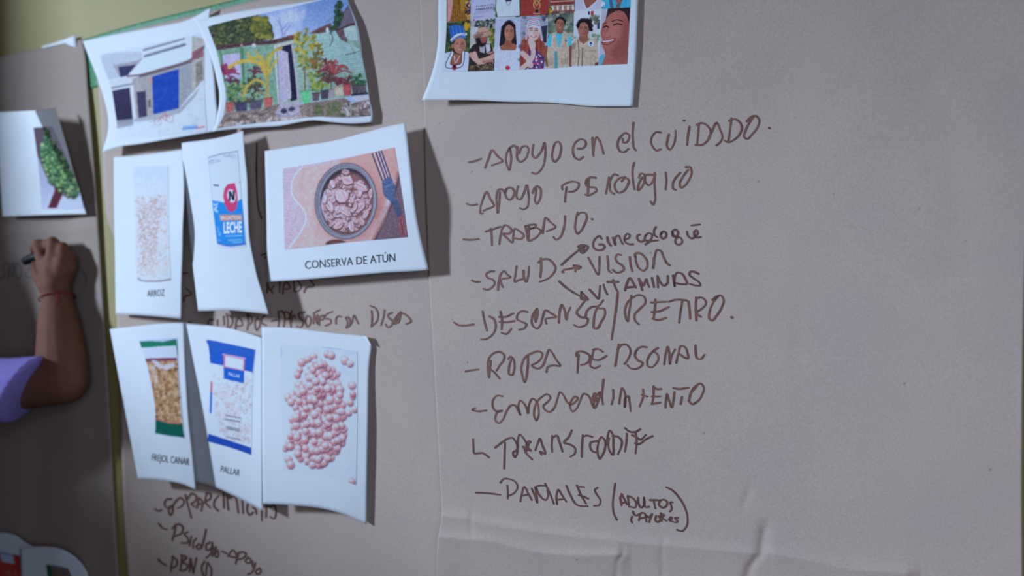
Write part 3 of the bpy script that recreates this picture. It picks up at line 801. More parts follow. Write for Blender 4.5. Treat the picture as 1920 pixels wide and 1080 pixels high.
# --- green house with potted plants
sh = Sheet('picture_sheet', 'printed photo of a mint green house with potted plants, right of the blue garage photo', 'picture', G_PIC,
           E('366,40 400,31 480,16 560,5 650,-9', .022, .010), E('650,-9 655,8 668,40 675,70 680,110 688,150 694,190 699,213 698,229', .010, .018, .018),
           E('398,247 430,243 480,239 530,235.5 555,230.5 585,226 620,229 660,232 698,229', .034, .018, .020),
           E('366,40 376,62 386,84 399,118 406,148 411,172 411,195 407,216 404,232 398,247', .022, .034, .034), n=56,
           bulge=lambda s, t: .010 * np.sin(np.pi * t) * np.sin(np.pi * s) - .005 * np.sin(2.2 * np.pi * s) * t)
c = Canvas(375, -40, 705, 255, 380, 0, 4.0, base=(150, 180, 226), k=2)
c.grad(Q('0,-150 1300,-150 1300,420 0,420'), (84, 128, 200), (160, 188, 232))
c.scatter(40, Q('480,80 760,60 700,330 480,300'), [(190, 206, 238), (176, 196, 234)], 25, 60, alpha=.3, seed=5)
for l in ('600,280 590,210 560,150', '592,230 640,170', '600,260 660,190', '585,200 575,130', '610,290 625,220'): c.line(Q(l), 6, (112, 112, 150), .6)
c.poly(Q('40,205 120,160 250,140 400,118 480,135 520,190 535,290 300,330 90,350'), (62, 78, 56), noise=18, cell=5)
c.scatter(560, Q('40,200 400,110 490,130 540,290 300,330 90,350'), [(50, 68, 52), (66, 84, 54), (86, 100, 58), (116, 124, 72), (40, 54, 56), (132, 138, 92), (58, 72, 60)], 4, 13, seed=6, alpha=.75)
c.scatter(70, Q('360,130 480,130 540,280 380,290'), [(148, 146, 62), (120, 128, 58), (86, 100, 48)], 8, 22, seed=7, alpha=.8)
c.poly(Q('100,370 560,325 690,290 850,245 1180,200 1220,500 1240,700 1000,740 560,800 160,850'), (132, 172, 160), noise=10, cell=9)
c.poly(Q('100,370 540,330 560,760 170,840'), (112, 158, 140), noise=14, cell=8)
c.poly(Q('850,250 1000,235 1190,380 1220,560 1000,480 870,420'), (146, 190, 190), noise=8, cell=9)
for i in range(16): c.line([(960 - i * 3, 430 + i * 17), (1230, 395 + i * 17)], 5, (100, 144, 142), .5)
for i in range(8): c.line([(860, 300 + i * 30), (980, 290 + i * 30)], 4, (112, 160, 154), .45)
for i in range(8): c.line([(735, 480 + i * 24), (800, 475 + i * 24)], 4, (96, 136, 120), .6)
c.poly(Q('1000,240 1080,150 1140,160 1170,190 1060,215 1090,320 1040,300'), (104, 86, 96), noise=14, cell=5)
c.poly(Q('1055,205 1160,188 1185,298 1110,305 1068,270'), (162, 196, 196), noise=6)
for i in range(5): c.line([(1062, 222 + i * 18), (1175, 208 + i * 18)], 3, (120, 164, 164), .6)
c.line(Q('960,240 975,290 955,345'), 8, (70, 96, 84), .8); c.line(Q('1085,310 1110,340 1140,400'), 7, (140, 130, 110), .7); c.line(Q('1070,410 1140,395 1180,380'), 6, (60, 80, 80), .8)
c.poly(Q('95,345 330,318 520,300 640,272 690,262 702,292 540,330 330,345 110,378'), (92, 70, 74), noise=16, cell=5)
c.line(Q('100,362 330,330 540,316'), 8, (56, 46, 58), .8); c.line(Q('640,275 692,268'), 18, (128, 70, 70), .8)
c.ell(385, 340, 16, 14, (196, 190, 196)); c.ell(292, 340, 9, 9, (186, 150, 150))
c.poly(Q('800,250 880,205 960,172 975,215 940,240 860,252'), (108, 78, 78), noise=16)
c.poly(Q('960,245 1030,130 1092,38 1118,90 1140,160 1080,185 1000,225'), (104, 98, 122), noise=5)
for i in range(9): c.line([(1000 + i * 16, 205 - i * 4), (1080 + i * 6, 70 + i * 12)], 3, (146, 136, 152), .5)
c.line(Q('955,250 1030,140 1095,40'), 8, (84, 72, 84)); c.line(Q('1000,228 1090,195 1150,170'), 12, (72, 58, 70))
c.line(Q('920,170 1000,110 1070,20'), 4, (70, 80, 110), .7)
c.scatter(60, Q('985,190 1000,40 1020,5 1048,40 1050,130 1000,210 960,220'), [(46, 82, 62), (60, 96, 66), (38, 66, 60)], 8, 18, seed=8)
c.ell(935, 228, 12, 24, (196, 206, 220))
c.poly(Q('150,412 275,396 292,585 172,602'), (168, 168, 204), noise=5); c.line(Q('140,405 285,388'), 9, (90, 150, 116))
for l in ('132,380 165,640', '285,360 312,640', '300,365 310,600'): c.line(Q(l), 13, (74, 128, 96))
c.line(Q('540,345 572,790'), 16, (168, 186, 190)); c.line(Q('556,345 580,785'), 8, (120, 130, 146))
c.poly(Q('560,352 672,322 716,745 660,760'), (38, 40, 70), noise=5)
c.poly(Q('560,362 640,395 666,735 582,776'), (168, 170, 198), noise=8, cell=6)
c.line(Q('585,380 600,760'), 4, (140, 142, 170), .6); c.line(Q('615,390 632,745'), 4, (140, 142, 170), .6)
c.line(Q('545,350 672,318'), 20, (180, 186, 186)); c.line(Q('672,335 705,600 725,840'), 18, (160, 168, 178)); c.line(Q('694,520 750,510'), 10, (170, 190, 188))
for col, area, n, sd in (([(182, 164, 56), (156, 146, 48), (106, 122, 56), (196, 176, 70)], '680,250 760,210 840,240 860,330 780,400 700,390', 90, 9),
                         ([(176, 152, 52), (140, 124, 54), (110, 84, 60), (88, 108, 60)], '800,350 890,335 905,480 830,520', 60, 10),
                         ([(120, 134, 60), (96, 122, 62), (150, 150, 62)], '715,410 790,410 800,520 730,520', 40, 11),
                         ([(120, 98, 66), (104, 110, 66), (140, 110, 62)], '790,440 890,430 880,520 800,520', 30, 12),
                         ([(88, 132, 80), (122, 150, 66), (66, 106, 70), (150, 164, 78)], '790,540 920,545 950,650 870,690 810,680', 100, 13),
                         ([(72, 116, 72), (96, 138, 84), (140, 156, 84), (52, 88, 62)], '185,640 250,590 330,640 330,760 230,770 190,740', 110, 14),
                         ([(72, 74, 60), (90, 96, 62), (100, 62, 68), (56, 68, 52)], '330,560 430,580 460,720 340,770', 70, 15),
                         ([(46, 96, 66), (60, 112, 74), (36, 76, 58)], '1115,570 1215,560 1225,640 1120,640', 40, 16)):
    c.scatter(n, Q(area), col, 7, 20, aspect=(.35, .7), seed=sd, alpha=.85)
def spiky(x, y, cols, n, r, sd, lo=-170, hi=-10, wd=9):
    rr = random.Random(sd)
    for i in range(n):
        a = math.radians(rr.uniform(lo, hi)); l = r * rr.uniform(.55, 1)
        c.line([(x, y), (x + l * .6 * math.cos(a), y + l * .75 * math.sin(a)), (x + l * math.cos(a), y + l * .75 * math.sin(a) + l * .12)], wd, rr.choice(cols), .85)
c.line(Q('765,500 768,690'), 13, (128, 108, 84)); c.line(Q('960,520 965,670'), 8, (104, 80, 76))
spiky(175, 560, [(120, 44, 88), (96, 48, 84), (150, 56, 96)], 26, 110, 1, wd=11); spiky(205, 620, [(104, 60, 90), (86, 56, 80)], 14, 80, 2)
spiky(385, 560, [(112, 52, 78), (92, 60, 76)], 14, 90, 3); spiky(985, 560, [(176, 84, 84), (140, 62, 74), (112, 60, 70)], 26, 150, 4, wd=11)
spiky(945, 620, [(104, 62, 70), (86, 64, 66)], 18, 110, 5); spiky(1010, 640, [(132, 60, 72), (96, 60, 66)], 16, 100, 6); spiky(1090, 640, [(120, 52, 78), (86, 70, 74)], 14, 105, 7, wd=8)
spiky(925, 480, [(96, 58, 66)], 8, 70, 8)
for l, wd in (('480,600 470,500 440,430 350,430 340,400', 22), ('485,580 500,450 545,380 590,360', 22), ('475,560 430,480 330,455 240,480 200,505', 26), ('480,590 520,500 560,440', 18),
              ('482,640 400,600 340,640 300,720', 18), ('470,560 440,470 400,380', 14), ('484,570 480,440 500,400', 16)):
    c.line(Q(l), wd, random.Random(wd).choice([(184, 164, 66), (160, 156, 70), (196, 170, 60)]), .9)
c.line(Q('482,570 488,740'), 22, (164, 150, 84)); c.line(Q('400,720 440,690 470,760'), 12, (150, 150, 90), .8)
def pot(p, col, rim=None):
    c.poly(Q(p), col, noise=12, cell=5)
    q = Q(p); c.line([q[0], q[1]], 9, rim or tuple(v * .8 for v in col))
pot('172,775 240,765 235,835 178,842', (168, 96, 96)); pot('235,770 330,765 335,838 255,845', (74, 74, 104)); pot('350,765 448,750 440,815 360,825', (88, 86, 110)); pot('458,742 526,732 518,806 466,816', (184, 98, 98))
pot('736,688 806,678 802,776 758,786', (92, 196, 138)); pot('822,700 880,695 870,752 828,756', (96, 86, 100)); pot('884,682 946,676 940,740 890,748', (76, 74, 98)); pot('944,672 990,668 984,730 948,736', (150, 146, 158))
pot('988,656 1050,650 1052,714 1000,722', (196, 178, 160)); pot('1050,638 1112,630 1116,712 1064,720', (176, 84, 92)); pot('1116,640 1170,640 1170,704 1126,706', (86, 84, 96)); pot('1165,640 1224,634 1228,696 1174,700', (98, 94, 104))
c.poly(Q('1120,728 1240,712 1252,750 1190,768 1140,756'), (178, 190, 208)); c.line(Q('1122,712 1235,700'), 16, (56, 60, 70))
c.poly(Q('170,845 360,828 560,785 730,790 800,770 1060,735 1130,770 1255,745 1265,870 1000,885 850,878 640,905 400,930 110,965'), (128, 118, 116), noise=22, cell=5)
c.poly(Q('575,785 716,758 740,880 600,905 540,850'), (158, 160, 180), noise=20, cell=5)
c.scatter(90, Q('180,870 560,800 560,900 130,955'), [(176, 168, 160), (96, 84, 84), (150, 140, 136), (110, 98, 92)], 8, 34, aspect=(.2, .5), rots=(-35, 5), seed=20, alpha=.7)
c.scatter(70, Q('810,800 1000,770 1160,800 1150,870 860,855'), [(92, 112, 76), (78, 100, 66), (116, 122, 92)], 10, 28, aspect=(.3, .6), seed=21, alpha=.7)
c.scatter(50, Q('1020,780 1255,760 1262,865 1060,880'), [(190, 194, 206), (92, 92, 96), (170, 168, 172)], 8, 26, aspect=(.25, .5), seed=22, alpha=.8)
c.scatter(40, Q('120,930 380,905 640,880 860,870 640,905 400,932 130,960'), [(196, 190, 190), (178, 168, 164)], 10, 26, aspect=(.25, .5), seed=23)
c.ell(610, 832, 24, 20, (66, 66, 100)); c.ell(668, 818, 26, 16, (66, 66, 100), -20); c.line(Q('560,860 660,880 740,830'), 5, (120, 116, 140))
c.grain(12, 2.2); c.grain(8, 1.0); c.soften(1)
c.tone(0.95, 0.94, 1.02, 1.06, .14)
sh.photo(c, Q('389,49.5 430,39 532,17 597,1.5 640,-8 649,-8'), Q('649,-8 653,6 667,50 674,85 678,105 690,170 694,205 694.5,217'),
         Q('407,240.5 440,236 480,231 540,225 570,221 592,219 630,220 665,220 694.5,217'), Q('389,49.5 404,90 413,125 419,150 423,175 421,205 414,228 407,240.5'))

# --- rice
sh = Sheet('picture_sheet', 'printed sheet with a bag of rice captioned ARROZ', 'picture', G_PIC,
           E('213.5,294.5 250,292 300,286 342,280', .012, .022), E('342,280 345,330 345,381 342.5,430 342,465 340,540 339.5,598', .022, .042, .052),
           E('217,589.5 260,591 300,594 339.5,598', .024, .042), E('213.5,294.5 214,400 215.5,486 217,589.5', .012, .024), bulge=lambda s, t: .010 * np.sin(np.pi * s) * t)
c = Canvas(240, 305, 330, 535, 180, 240, 2.842, base=(184, 200, 232))
c.grad(Q('195,205 385,200 400,815 215,815'), (178, 194, 226), (190, 192, 214))
c.poly(Q('200,215 378,210 380,300 205,310'), (176, 192, 224)); c.scatter(40, Q('205,260 378,250 380,380 210,400'), [(196, 204, 228), (206, 206, 220), (190, 190, 206)], 8, 26, alpha=.5, aspect=(.15, .4), seed=30)
c.scatter(900, Q('212,370 378,350 392,770 222,790'), [(190, 178, 186), (172, 154, 156), (198, 190, 202), (158, 138, 136), (184, 172, 180)], 4, 9, aspect=(.25, .5), seed=31, alpha=.8)
c.scatter(320, Q('225,430 355,350 340,560 290,740 250,760 232,600'), [(160, 140, 140), (174, 154, 154), (148, 130, 132)], 3, 9, aspect=(.3, .6), seed=32, alpha=.6)
c.scatter(200, Q('330,520 390,480 392,770 330,790'), [(204, 200, 216), (196, 188, 202)], 4, 9, aspect=(.25, .5), seed=33, alpha=.7)
c.scatter(120, Q('215,740 390,720 392,800 225,800'), [(204, 198, 210), (190, 180, 190)], 5, 10, aspect=(.3, .5), seed=34, alpha=.8)
for x0, y0, x1, y1 in ((230, 250, 270, 330), (330, 240, 300, 330), (280, 280, 290, 370), (250, 290, 235, 380)): c.line([(x0, y0), (x1, y1)], 5, (206, 216, 238), .6)
c.line(Q('222,800 240,812 300,816 360,814 395,806'), 8, (112, 104, 118), .85)
c.grain(5, 1.0)
c.tone(0.97, 0.99, 1.03)
sh.photo(c, xy('198,205 290,200 384,198', 180, 240, 2.842), xy('384,198 388,500 398,812', 180, 240, 2.842), xy('224,815 300,822 398,812', 180, 240, 2.842), xy('198,205 206,500 214,760 224,815', 180, 240, 2.842))
sh.text('ARROZ', (276, 556.5), (308.5, 554.5), 12.5)

# --- milk
S6 = (180, 240, 2.842)
sh = Sheet('picture_sheet', 'printed sheet with a blue and white carton of milk, between the rice and the tuna', 'picture', G_PIC,
           E('340.5,267.5 380,263 420,256 438,251 456,245', .024, .030), E('456,245 459,290 463.5,335 465,390 468.5,451 476,490 483,521 494,556 504,589.5', .030, .046, .048),
           E('371.5,583 400,582.5 426,581.5 465,585 504,589.5', .042, .048), E('340.5,267.5 345.5,345 351,400 356,451 364,520 371.5,583', .024, .042), bulge=lambda s, t: .006 * np.sin(np.pi * s))
c = Canvas(380, 275, 470, 475, *S6, base=(190, 206, 238))
c.poly(Q('598,155 750,125 797,620 650,628'), (192, 206, 236), noise=3)
c.line(Q('598,158 620,380'), 5, (160, 174, 206)); c.line(Q('750,125 775,380'), 4, (174, 188, 216)); c.line(Q('600,158 640,145 720,128 750,124'), 8, (120, 132, 164), .8)
c.scatter(26, Q('604,160 745,132 746,160 610,190'), [(150, 164, 196), (204, 214, 236), (120, 134, 168)], 6, 20, aspect=(.15, .35), rots=(-20, 20), seed=40, alpha=.6)
c.poly(Q('618,385 690,398 740,400 778,376 797,618 700,628 650,618 640,600'), (38, 124, 206), noise=5)
c.line(Q('646,612 700,626 795,618'), 9, (60, 100, 180)); c.line(Q('650,626 720,636 796,626'), 9, (170, 182, 214), .8)
c.poly(Q('684,325 700,300 740,292 750,330 755,380 748,430 728,450 702,440 684,400 678,360'), (200, 60, 108), noise=6, cell=4)
c.ell(722, 362, 22, 36, (206, 214, 236), -12); c.line(Q('712,385 716,345 732,382 734,340'), 10, (30, 34, 62)); c.ell(714, 345, 8, 9, (40, 44, 70))
c.line(Q('630,304 652,307'), 9, (70, 76, 110)); c.ell(768, 290, 4, 4, (90, 96, 130))
c.scatter(10, Q('626,400 650,405 652,450 632,450'), [(160, 190, 230), (110, 160, 220)], 5, 9, seed=41); c.scatter(12, Q('645,520 668,530 668,610 650,600'), [(110, 164, 222), (70, 134, 206)], 4, 9, seed=42, alpha=.7)
c.poly(Q('658,462 776,462 778,492 664,494'), (206, 128, 106))
for y, x0, x1 in ((576, 692, 778), (598, 704, 776), (610, 728, 776)): c.line([(x0, y), (x1, y - 3)], 7, (130, 178, 228), .75)
c.grain(3, 1.0)
c.tone(0.98, 1, 1.04)
sh.photo(c, xy('594,150 680,132 754,118', *S6), xy('754,118 776,370 800,636', *S6), xy('648,640 720,642 800,636', *S6), xy('594,150 620,400 648,640', *S6))
sh.text('SIN LACTOSA', (180 + 664 / 2.842, 240 + 489 / 2.842), (180 + 774 / 2.842, 240 + 486 / 2.842), 6.8, 'lettering', M_WHITEINK, .01, .0006)
sh.text('LECHE', (180 + 680 / 2.842, 240 + 560 / 2.842), (180 + 778 / 2.842, 240 + 555 / 2.842), 19.5, 'lettering', M_WHITEINK, .035, .0006)

# --- tuna
S7 = (470, 220, 3.375)
sh = Sheet('picture_sheet', 'printed sheet with an open tin of tuna and a fork captioned CONSERVA DE ATUN', 'picture', G_PIC,
           E('496.5,283 535,277.5 571,272 600,268 627,263.5 663,254 700,244 730,236 760,230.5', .022, .028), E('760,230.5 766,279 770,315 774,353 780,400 788,442 796,475 804,506', .028, .030, .046),
           E('501,528.5 560,525 620,520 677,515 730,510.5 780,508 804,506', .032, .046, .036), E('496.5,283 498,340 499.5,398 501,528.5', .024, .032),
           bulge=lambda s, t: .007 * np.sin(np.pi * s) * (0.4 + 0.6 * t))
c = Canvas(520, 270, 772, 475, *S7, base=(190, 172, 178))
c.poly(Q('195,320 920,180 1000,770 205,845'), (188, 172, 178), noise=12, cell=4)
for i in range(60):
    y = 330 + i * 9
    c.line([(200, y), (345, y - 12)], 3, (168, 150, 158) if i % 2 else (202, 188, 194), .35)
for i in range(16): c.line([(205 + i * 9, 325), (212 + i * 9, 836)], 3, (172, 154, 164), .3)
c.poly(Q('300,330 600,262 920,185 930,345 780,780 560,800 250,830 262,815 335,720 350,640 340,590 270,500 258,430'), (210, 168, 160), noise=8, cell=12)
c.grad(Q('560,270 920,185 930,350 800,650 700,600'), (206, 152, 140), (190, 134, 122))
for i in range(34): 
    x = 280 + i * 19
    c.line([(x, 330 - i * 4), (x - 30 - i * 2, 560), (x - 110, 830)], 4, (222, 182, 172) if i % 3 else (190, 142, 130), .30)
c.line(Q('322,318 300,340 262,410 262,490 300,545 340,590 350,640 325,710 262,800 240,832'), 9, (226, 204, 200), .9)
c.poly(Q('935,340 1000,770 770,790 850,660 900,520'), (112, 92, 98), noise=14, cell=3)
for i in range(40): c.line([(760 + i * 6, 790), (840 + i * 4, 560)], 2, (138, 116, 122) if i % 2 else (90, 72, 80), .4)
c.line(Q('930,345 880,560 770,780'), 12, (156, 104, 92), .7); c.line(Q('940,380 885,570 785,780'), 12, (70, 54, 60), .55)
c.ell(620, 560, 205, 240, (150, 106, 98), 0, .35, .55)
c.ell(603, 530, 197, 242, (70, 72, 84), 4, .05); c.ell(603, 530, 191, 236, (150, 150, 156), 4, .05); c.ell(600, 528, 182, 226, (98, 100, 108), 4, .05); c.ell(604, 530, 176, 220, (140, 140, 144), 4, .05)
c.ell(607, 532, 166, 210, (58, 50, 58), 4, .06); c.ell(612, 545, 158, 196, (128, 92, 90), 4, .12)
rr = random.Random(5)
def chunk(x, y, r, a, asp, b=0):
    ca, sa = math.cos(math.radians(a)), math.sin(math.radians(a))
    def loc(u, v): return (x + u * ca - v * sa, y + u * sa + v * ca)
    n = rr.randint(7, 10)
    rim = [(math.cos(t) * r * rr.uniform(.72, 1.12), math.sin(t) * r * asp * rr.uniform(.65, 1.2)) for t in np.linspace(0, 2 * math.pi, n, endpoint=False)]
    c.poly([(px + 4, py + 7) for px, py in (loc(u * 1.1, v * 1.15) for u, v in rim)], (104, 72, 70), .85)
    c.poly([loc(u, v) for u, v in rim], (188 + b, 156 + b, 156 + b), 1, noise=12, cell=5)
    for k in range(5):
        o = (k - 2) * r * asp * .34 + rr.uniform(-2, 2); l0, l1 = rr.uniform(-.8, -.2), rr.uniform(.1, .8); w = rr.uniform(-.12, .12) * r
        c.line([loc(r * l0, o), loc(r * (l0 + l1) / 2, o + w), loc(r * l1, o)], rr.uniform(3, 7), rr.choice([(214, 190, 192), (160, 122, 122), (204, 174, 176), (136, 98, 98), (222, 204, 206)]), .65)
for i in range(210):
    an = rr.uniform(0, 6.283); q = math.sqrt(rr.random()) * .93
    chunk(608 + 150 * q * math.cos(an), 540 + 190 * q * math.sin(an), rr.uniform(14, 30), rr.uniform(0, 180), rr.uniform(.35, .8), rr.randint(-18, 10))
for x, y, r, a, asp, b in ((575, 495, 58, 60, .78, 14), (518, 420, 32, 70, .6, 16), (610, 400, 40, 20, .6, 8), (700, 440, 44, 30, .7, 0), (690, 480, 30, 80, .6, 6), (500, 560, 44, 60, .5, 0),
                          (600, 600, 40, 30, .6, 4), (690, 570, 48, 130, .5, 8), (660, 560, 36, 100, .35, 22), (636, 690, 44, 85, .42, 20), (560, 680, 36, 140, .5, 0), (730, 610, 34, 120, .5, 0), (470, 520, 30, 100, .45, 20),
                          (760, 480, 34, 90, .4, 8), (600, 345, 30, 10, .6, -6), (700, 660, 34, 60, .5, -4)): chunk(x, y, r, a, asp, b)
c.line(Q('470,470 450,560 480,650'), 12, (196, 186, 206), .7)
c.ell(540, 800, 66, 26, (92, 66, 62)); c.ell(542, 810, 54, 20, (120, 88, 80))
for x0, y0, x1, y1 in ((770, 232, 838, 412), (793, 222, 856, 400), (812, 216, 870, 392), (826, 210, 884, 378)): c.line([(x0, y0), (x1, y1)], 9, (62, 66, 86))
for x0, y0, x1, y1 in ((782, 230, 846, 398), (803, 222, 862, 386), (820, 216, 876, 378)): c.line([(x0, y0), (x1, y1)], 7, (196, 178, 182), .8)
c.poly(Q('830,400 886,372 918,440 912,482 930,540 905,568 880,530 846,500 836,470'), (78, 96, 124), noise=12, cell=6)
c.line(Q('850,440 900,420'), 10, (110, 130, 156), .6)
c.poly(Q('888,530 930,520 962,612 930,636 902,570'), (72, 84, 106), noise=8); c.poly(Q('930,636 966,612 992,745 950,760'), (136, 86, 90), noise=12, cell=4); c.line(Q('948,650 968,740'), 7, (88, 56, 62), .8)
c.grain(8, 2.0); c.grain(5, 1.0); c.soften(1)
c.tone(0.93, 0.96, 1.11)
sh.photo(c, xy('203,325 380,296 550,265 740,228 910,190', *S7), xy('910,190 940,370 968,560 993,758', *S7), xy('215,838 400,818 620,790 800,775 993,758', *S7), xy('203,325 208,580 215,838', *S7), step=.9)
sh.text('CONSERVA DE ATÚN', (572, 504.5), (741, 490), 15.0)

# --- pallar beans (lies partly under the sheet on its left)
S8 = (190, 580, 2.842)
sh = Sheet('picture_sheet', 'printed sheet with a blue and white bag of beans captioned PALLAR', 'picture', G_PIC,
           E('338,605 370,608 401,611.5 436,617 464,624.5 491.5,633.5', .010, .022), E('491.5,633.5 492,740 492,850 491.8,958', .022, .034),
           E('345,903 368,904.5 401,913 436,928.5 465,943 491.8,958', .012, .034), E('338,605 340,700 342,800 345,903', .010, .012))
c = Canvas(370, 630, 490, 860, *S8, base=(188, 204, 238))
c.poly(Q('568,160 820,215 806,345 580,290 576,230'), (34, 84, 184), noise=5); c.poly(Q('556,162 640,180 820,218 812,260 700,240 580,215'), (40, 88, 182), noise=6)
c.poly(Q('578,285 804,335 800,740 570,665 566,560'), (198, 208, 232), noise=5)
c.scatter(500, Q('600,330 800,360 798,720 640,680 600,520'), [(184, 188, 208), (206, 212, 230), (168, 168, 188), (194, 186, 200), (178, 168, 184)], 5, 13, aspect=(.5, .9), seed=50, alpha=.7, soft=.6)
c.scatter(160, Q('620,400 800,400 798,720 700,700'), [(150, 144, 164), (166, 152, 168), (132, 128, 150)], 3, 6, aspect=(.3, .7), seed=51, alpha=.55)
c.poly(Q('650,240 765,262 762,330 652,310'), (206, 108, 150)); c.poly(Q('660,248 757,268 755,324 660,304'), (206, 216, 240)); c.line(Q('648,240 765,262'), 8, (190, 150, 200))
c.poly(Q('652,308 762,330 760,395 652,370'), (28, 88, 190)); 
c.poly(Q('582,385 592,387 592,440 580,440'), (206, 96, 128)); c.poly(Q('580,440 592,440 588,555 576,552'), (44, 108, 200))
for y in (565, 585, 625, 635, 680): c.line([(658 + (y % 3) * 6, y), (738 - (y % 5) * 4, y + 14)], 8 if y in (585, 635) else 6, (86, 88, 112), .7)
c.poly(Q('570,662 640,685 800,738 798,775 690,738 564,702'), (30, 70, 168), noise=5)
c.grain(3, 1.0)
c.tone(0.96, 0.98, 1.02)
sh.photo(c, xy('554,158 640,172 720,190 822,214', *S8), xy('822,214 806,400 802,600 800,778', *S8), xy('562,705 690,740 800,778', *S8), xy('554,158 574,300 574,500 562,705', *S8))
sh.text('PALLAR', (190 + 677 / 2.842, 580 + 352 / 2.842), (190 + 738 / 2.842, 580 + 366 / 2.842), 6.0, 'lettering', M_WHITEINK, .0, .0006)
sh.text('PALLAR', (413.5, 884.5), (449, 893), 12.0)

# --- canary beans
sh = Sheet('picture_sheet', 'printed sheet with a green topped bag of beans captioned FREJOL CANAR', 'picture', G_PIC,
           E('206,617 250,612 300,607 344,604.5', .024, .014), E('344,604.5 347,686 350,740 352,773 360,850 366.5,918', .014, .046, .034),
           E('258.5,898 306,901 325,904 341,907.5 366.5,918', .046, .046), E('206,617 224,715 240,800 258.5,898', .024, .046), bulge=lambda s, t: .006 * np.sin(np.pi * s))
c = Canvas(250, 625, 352, 830, *S8, base=(186, 200, 234))
c.poly(Q('200,172 260,168 330,172 400,156 408,240 400,260 398,192 215,205 222,250 205,222'), (34, 120, 92), noise=10, cell=4)
c.poly(Q('212,205 398,192 405,258 300,268 232,268'), (198, 210, 236))
c.poly(Q('232,262 405,258 402,280 385,300 290,285 240,285'), (124, 64, 84), noise=8)
c.poly(Q('240,280 405,272 414,420 430,610 288,595 282,480 262,360'), (170, 134, 96), noise=10, cell=5)
c.scatter(420, Q('245,290 402,280 412,420 428,600 292,590 282,450'), [(196, 164, 124), (206, 176, 138), (170, 128, 84), (146, 104, 72), (186, 152, 118), (120, 84, 62)], 7, 12, aspect=(.55, .8), seed=60, alpha=.85, soft=.4)
c.poly(Q('262,270 300,310 350,325 395,300 385,285 330,300 290,272'), (206, 206, 222), .8); c.scatter(30, Q('250,300 290,300 300,420 275,400'), [(206, 190, 176), (190, 160, 130)], 6, 14, seed=61, alpha=.6)
c.poly(Q('290,585 360,602 432,612 442,684 360,672 288,660'), (18, 92, 76), noise=8, cell=4); c.line(Q('288,582 360,604 430,608'), 8, (176, 110, 96))
c.grain(4, 1.0)
c.tone(0.86, 0.90, 1.02)
sh.photo(c, xy('200,164 300,158 404,152', *S8), xy('404,152 412,330 428,520 444,688', *S8), xy('286,664 360,678 444,688', *S8), xy('200,164 232,260 264,400 286,520 286,664', *S8))
sh.text('FREJOL CANAR', (284, 863.5), (354.5, 872.5), 13.0)

# --- chickpeas
S9 = (460, 590, 2.633)
sh = Sheet('picture_sheet', 'printed sheet with a heap of pink chickpeas on white', 'picture', G_PIC,
           E('491,613.5 530,614 563,616.5 597,621 642,626.5 680,630 687,631.5', .026, .011), E('687,631.5 692,639 696,648 694,668 692,689 690.5,740 690,780 688.5,856 687.5,920 687,983', .011, .012, .014),
           E('493,945 525,946 555,948 604,953.5 650,966.5 687,983', .040, .012, .024), E('491,613.5 491.5,700 492,850 493,945', .026, .040), bulge=lambda s, t: .006 * np.sin(np.pi * s) * t)
c = Canvas(515, 635, 685, 920, *S9, base=(186, 206, 238))
c.grad(Q('160,130 570,170 560,850 170,800'), (182, 183, 184), (176, 178, 180))
c.scatter(60, Q('380,150 555,170 550,330 420,260'), [(162, 162, 172), (172, 174, 178)], 14, 44, seed=70, alpha=.3); c.scatter(60, Q('440,500 555,520 550,830 300,780 300,700'), [(166, 168, 172), (174, 178, 178), (162, 164, 170)], 14, 50, seed=71, alpha=.28)
c.line(Q('178,165 180,205'), 8, (140, 150, 186), .7); c.line(Q('385,158 470,168'), 10, (110, 134, 196), .5)
c.poly(Q('330,330 420,300 440,480 480,520 490,640 400,700 280,720 250,640 300,500'), (140, 104, 110), .8, noise=14, cell=8)
heap = Q('310,250 375,215 400,260 450,280 470,370 485,480 480,530 490,620 430,690 390,740 330,745 260,710 245,640 195,660 215,600 235,540 225,510 260,480 200,400 240,385 245,345 300,310')
pr = random.Random(72); peas = []
for x, y in ((275, 232), (305, 218), (335, 202), (265, 270), (255, 295), (320, 252), (345, 232), (400, 192), (422, 198), (488, 222), (515, 238), (525, 345), (528, 402), (516, 432), (508, 482), (538, 465), (528, 388),
             (210, 405), (232, 392), (240, 415), (247, 445), (195, 655), (210, 710), (222, 738), (245, 455), (525, 822), (230, 515), (205, 640), (260, 345), (290, 325)): peas.append((x, y))
tries = 0
while len(peas) < 250 and tries < 9000:
    tries += 1
    x, y = pr.uniform(190, 495), pr.uniform(210, 750)
    ins = False
    for i in range(len(heap)):
        (xa, ya), (xb, yb) = heap[i], heap[(i + 1) % len(heap)]
        if (ya > y) != (yb > y) and x < (xb - xa) * (y - ya) / (yb - ya) + xa: ins = not ins
    if ins and min((x - a) ** 2 + (y - b) ** 2 for a, b in peas) > 15 ** 2: peas.append((x, y))
peas = peas[:30] + sorted(peas[30:], key=lambda p: pr.random())
for x, y in peas:
    r = pr.uniform(14, 19); t = pr.uniform(-14, 12)
    c.ell(x + 4, y + 7, r * 1.05, r * 1.1, (104, 66, 78), 0, .5, .8)
    c.ell(x, y, r * .92, r * 1.05, (204 + t, 142 + t, 138 + t), pr.uniform(0, 90), .22)
    c.ell(x + 2, y + 8, r * .7, r * .5, (160 + t, 98 + t, 98 + t), 0, .9, .5)
    c.ell(x - 3, y - 5, r * .62, r * .58, (200, 172, 172), 0, .9, .9)
c.grain(3, 1.0)
c.tone(1.03, 1.13, 1.3)
sh.photo(c, xy('172,143 270,150 380,158 470,168 552,180', *S9), xy('552,180 553,400 551,620 547,842', *S9), xy('186,775 280,785 400,800 480,820 547,842', *S9), xy('172,143 178,460 186,775', *S9), step=.95)
